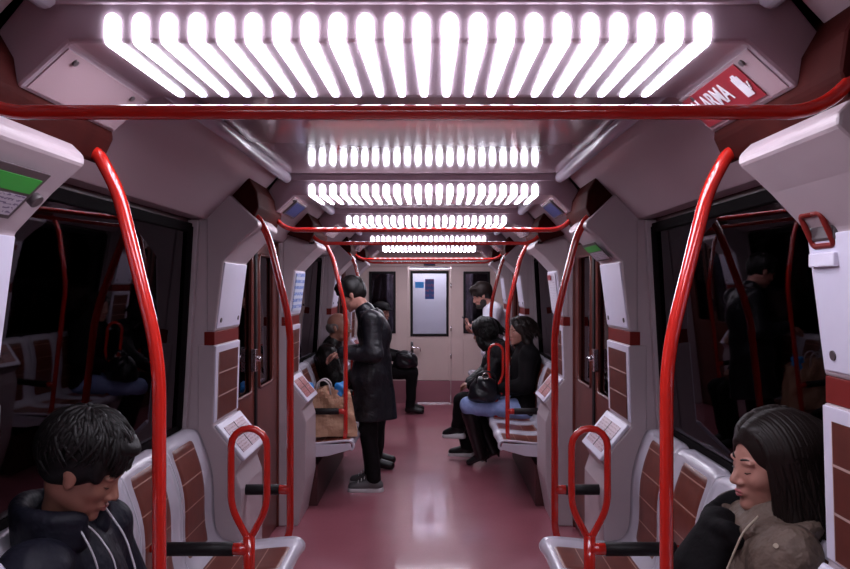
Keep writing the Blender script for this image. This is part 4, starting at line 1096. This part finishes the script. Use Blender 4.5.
sdf_mesh('bag_body', [ell((-.30, 9.60, .70), (.15, .12, .10)), ell((-.30, 9.60, .64), (.16, .12, .07)), ell((-.34, 9.58, .74), (.10, .10, .06))], .009, .03, [CL['bag']], bg, wrinkle=(.004, 40))
MB().tube(fillet([(-.40, 9.50, .76), (-.36, 9.49, .80), (-.24, 9.49, .80), (-.20, 9.50, .74)], .03), .007, 10).build('strap', CL['bag'], bg)

# --- handbag on the seated woman's lap
hb = empty('handbag', (.53, 6.63, .62), 'black handbag with metal ring on the lap of the woman in jeans', 'bag')
sdf_mesh('bag_body', [ell((.50, 6.60, .72), (.13, .10, .11)), ell((.49, 6.60, .665), (.145, .11, .065))], .007, .03, [CL['bag']], hb, wrinkle=(.004, 45))
MB().tube(fillet([(.42, 6.51, .78), (.43, 6.50, .86), (.50, 6.50, .89), (.58, 6.50, .86), (.60, 6.52, .78)], .04), .008, 10).build('strap', CL['bag'], hb)
MB().tube([(.50+.026*math.cos(a*PI/8), 6.495, .845+.026*math.sin(a*PI/8)) for a in range(16)], .005, 8, closed=True).build('ring', CL['metal'], hb)

# --- brown paper shopping bag on the near end of the left far bench
pb = empty('shopping_bag', (-.73, 5.72, .475), 'creased brown paper shopping bag with white handles on the far left seat', 'bag')
def bag_shell():
    bm = bmesh.new(); NX, NZ = 18, 14; ring = []
    def pt(u, w):      # u around 0..4, w height 0..1
        hx, hy = .218-.03*w, .085*(1-.45*w**1.5); q = int(u) % 4; t = u-int(u)
        c_ = [(-hx, -hy), (hx, -hy), (hx, hy), (-hx, hy)]; a, b = c_[q], c_[(q+1) % 4]
        x, y = a[0]+(b[0]-a[0])*t, a[1]+(b[1]-a[1])*t
        n1 = .010*math.sin(9*u+5*w)*math.sin(7*w+u*2)+.007*math.sin(23*u+11*w)*w
        L = math.hypot(x, y); x += x/L*n1*.6; y += (y/max(L, .01))*n1*1.8+ .012*math.sin(12*x+4*w)*w
        lean = -.03*w
        z = .475+.012+.37*w*(1-.10*(abs(x)/.2))+(.008*math.sin(9*x*6) if w > .99 else 0)
        ca, sa = math.cos(.12), math.sin(.12)
        return Vector((-.745+x*ca-y*sa+lean, 5.735+x*sa+y*ca, z))
    rows = [[bm.verts.new(pt(4*i/(4*NX), k_/NZ)) for i in range(4*NX)] for k_ in range(NZ+1)]
    n_ = 4*NX
    for k_ in range(NZ):
        for i in range(n_): bm.faces.new((rows[k_][i], rows[k_][(i+1) % n_], rows[k_+1][(i+1) % n_], rows[k_+1][i]))
    bm.faces.new(rows[0][::-1])
    me = bpy.data.meshes.new('paper_shell'); bm.to_mesh(me); bm.free(); me.materials.append(M['paper'])
    me.transform(Matrix.Translation(-Vector(pb.location)))
    o = bpy.data.objects.new('paper_shell', me); link(o); o.parent = pb
    s_ = o.modifiers.new('thickness', 'SOLIDIFY'); s_.thickness = .003
    return o
bag_shell()
for yy in (5.675, 5.775):
    MB().tube(fillet([(-.83, yy, .80), (-.82, yy-.01, .89), (-.775, yy-.01, .915), (-.73, yy-.01, .885), (-.72, yy, .80)], .05), .006, 8).build('handle', M['rope'], pb)
for cx_, lab_ in ((-.90, 'bright blue plastic packet sticking out of the left end of the paper bag'), (-.655, 'bright blue plastic packet sticking out of the right end of the paper bag')):
    o = sdf_mesh('plastic_packet', [ell((cx_, 5.715, .825), (.052, .028, .055)), ell((cx_+.01, 5.72, .865), (.035, .02, .03))], .006, .02, [M['tissue']], None, wrinkle=(.005, 70))
    props(o, lab_, 'packet')
# --- crumpled clear film on the near right seat
o = sdf_mesh('plastic_film', [ell((.66, 2.40, .486), (.09, .07, .014)), ell((.60, 2.36, .49), (.05, .05, .018))], .006, .02, [M['plastic']], None, wrinkle=(.006, 80))
props(o, 'crumpled shiny clear film lying on the near right seat', 'wrapper')
#PEOPLE_END

# ------------------------------------------------------------------ world, camera, view
w = bpy.data.worlds.new('world'); scene.world = w; w.use_nodes = True
w.node_tree.nodes['Background'].inputs['Color'].default_value = (.012, .007, .012, 1)
w.node_tree.nodes['Background'].inputs['Strength'].default_value = 1
cam = bpy.data.cameras.new('camera'); co = bpy.data.objects.new('camera', cam); link(co)
co.location = (.048, 0, 1.6); co.rotation_euler = (PI/2, 0, 0)
cam.sensor_width = 36; cam.lens = 756/850*36; cam.shift_x = -8/850; cam.shift_y = 3.5/850; cam.clip_start = .02
scene.camera = co
scene.view_settings.view_transform = 'Standard'; scene.view_settings.look = 'None'
scene.view_settings.exposure = 0; scene.view_settings.gamma = 1; scene.view_settings.use_curve_mapping = False
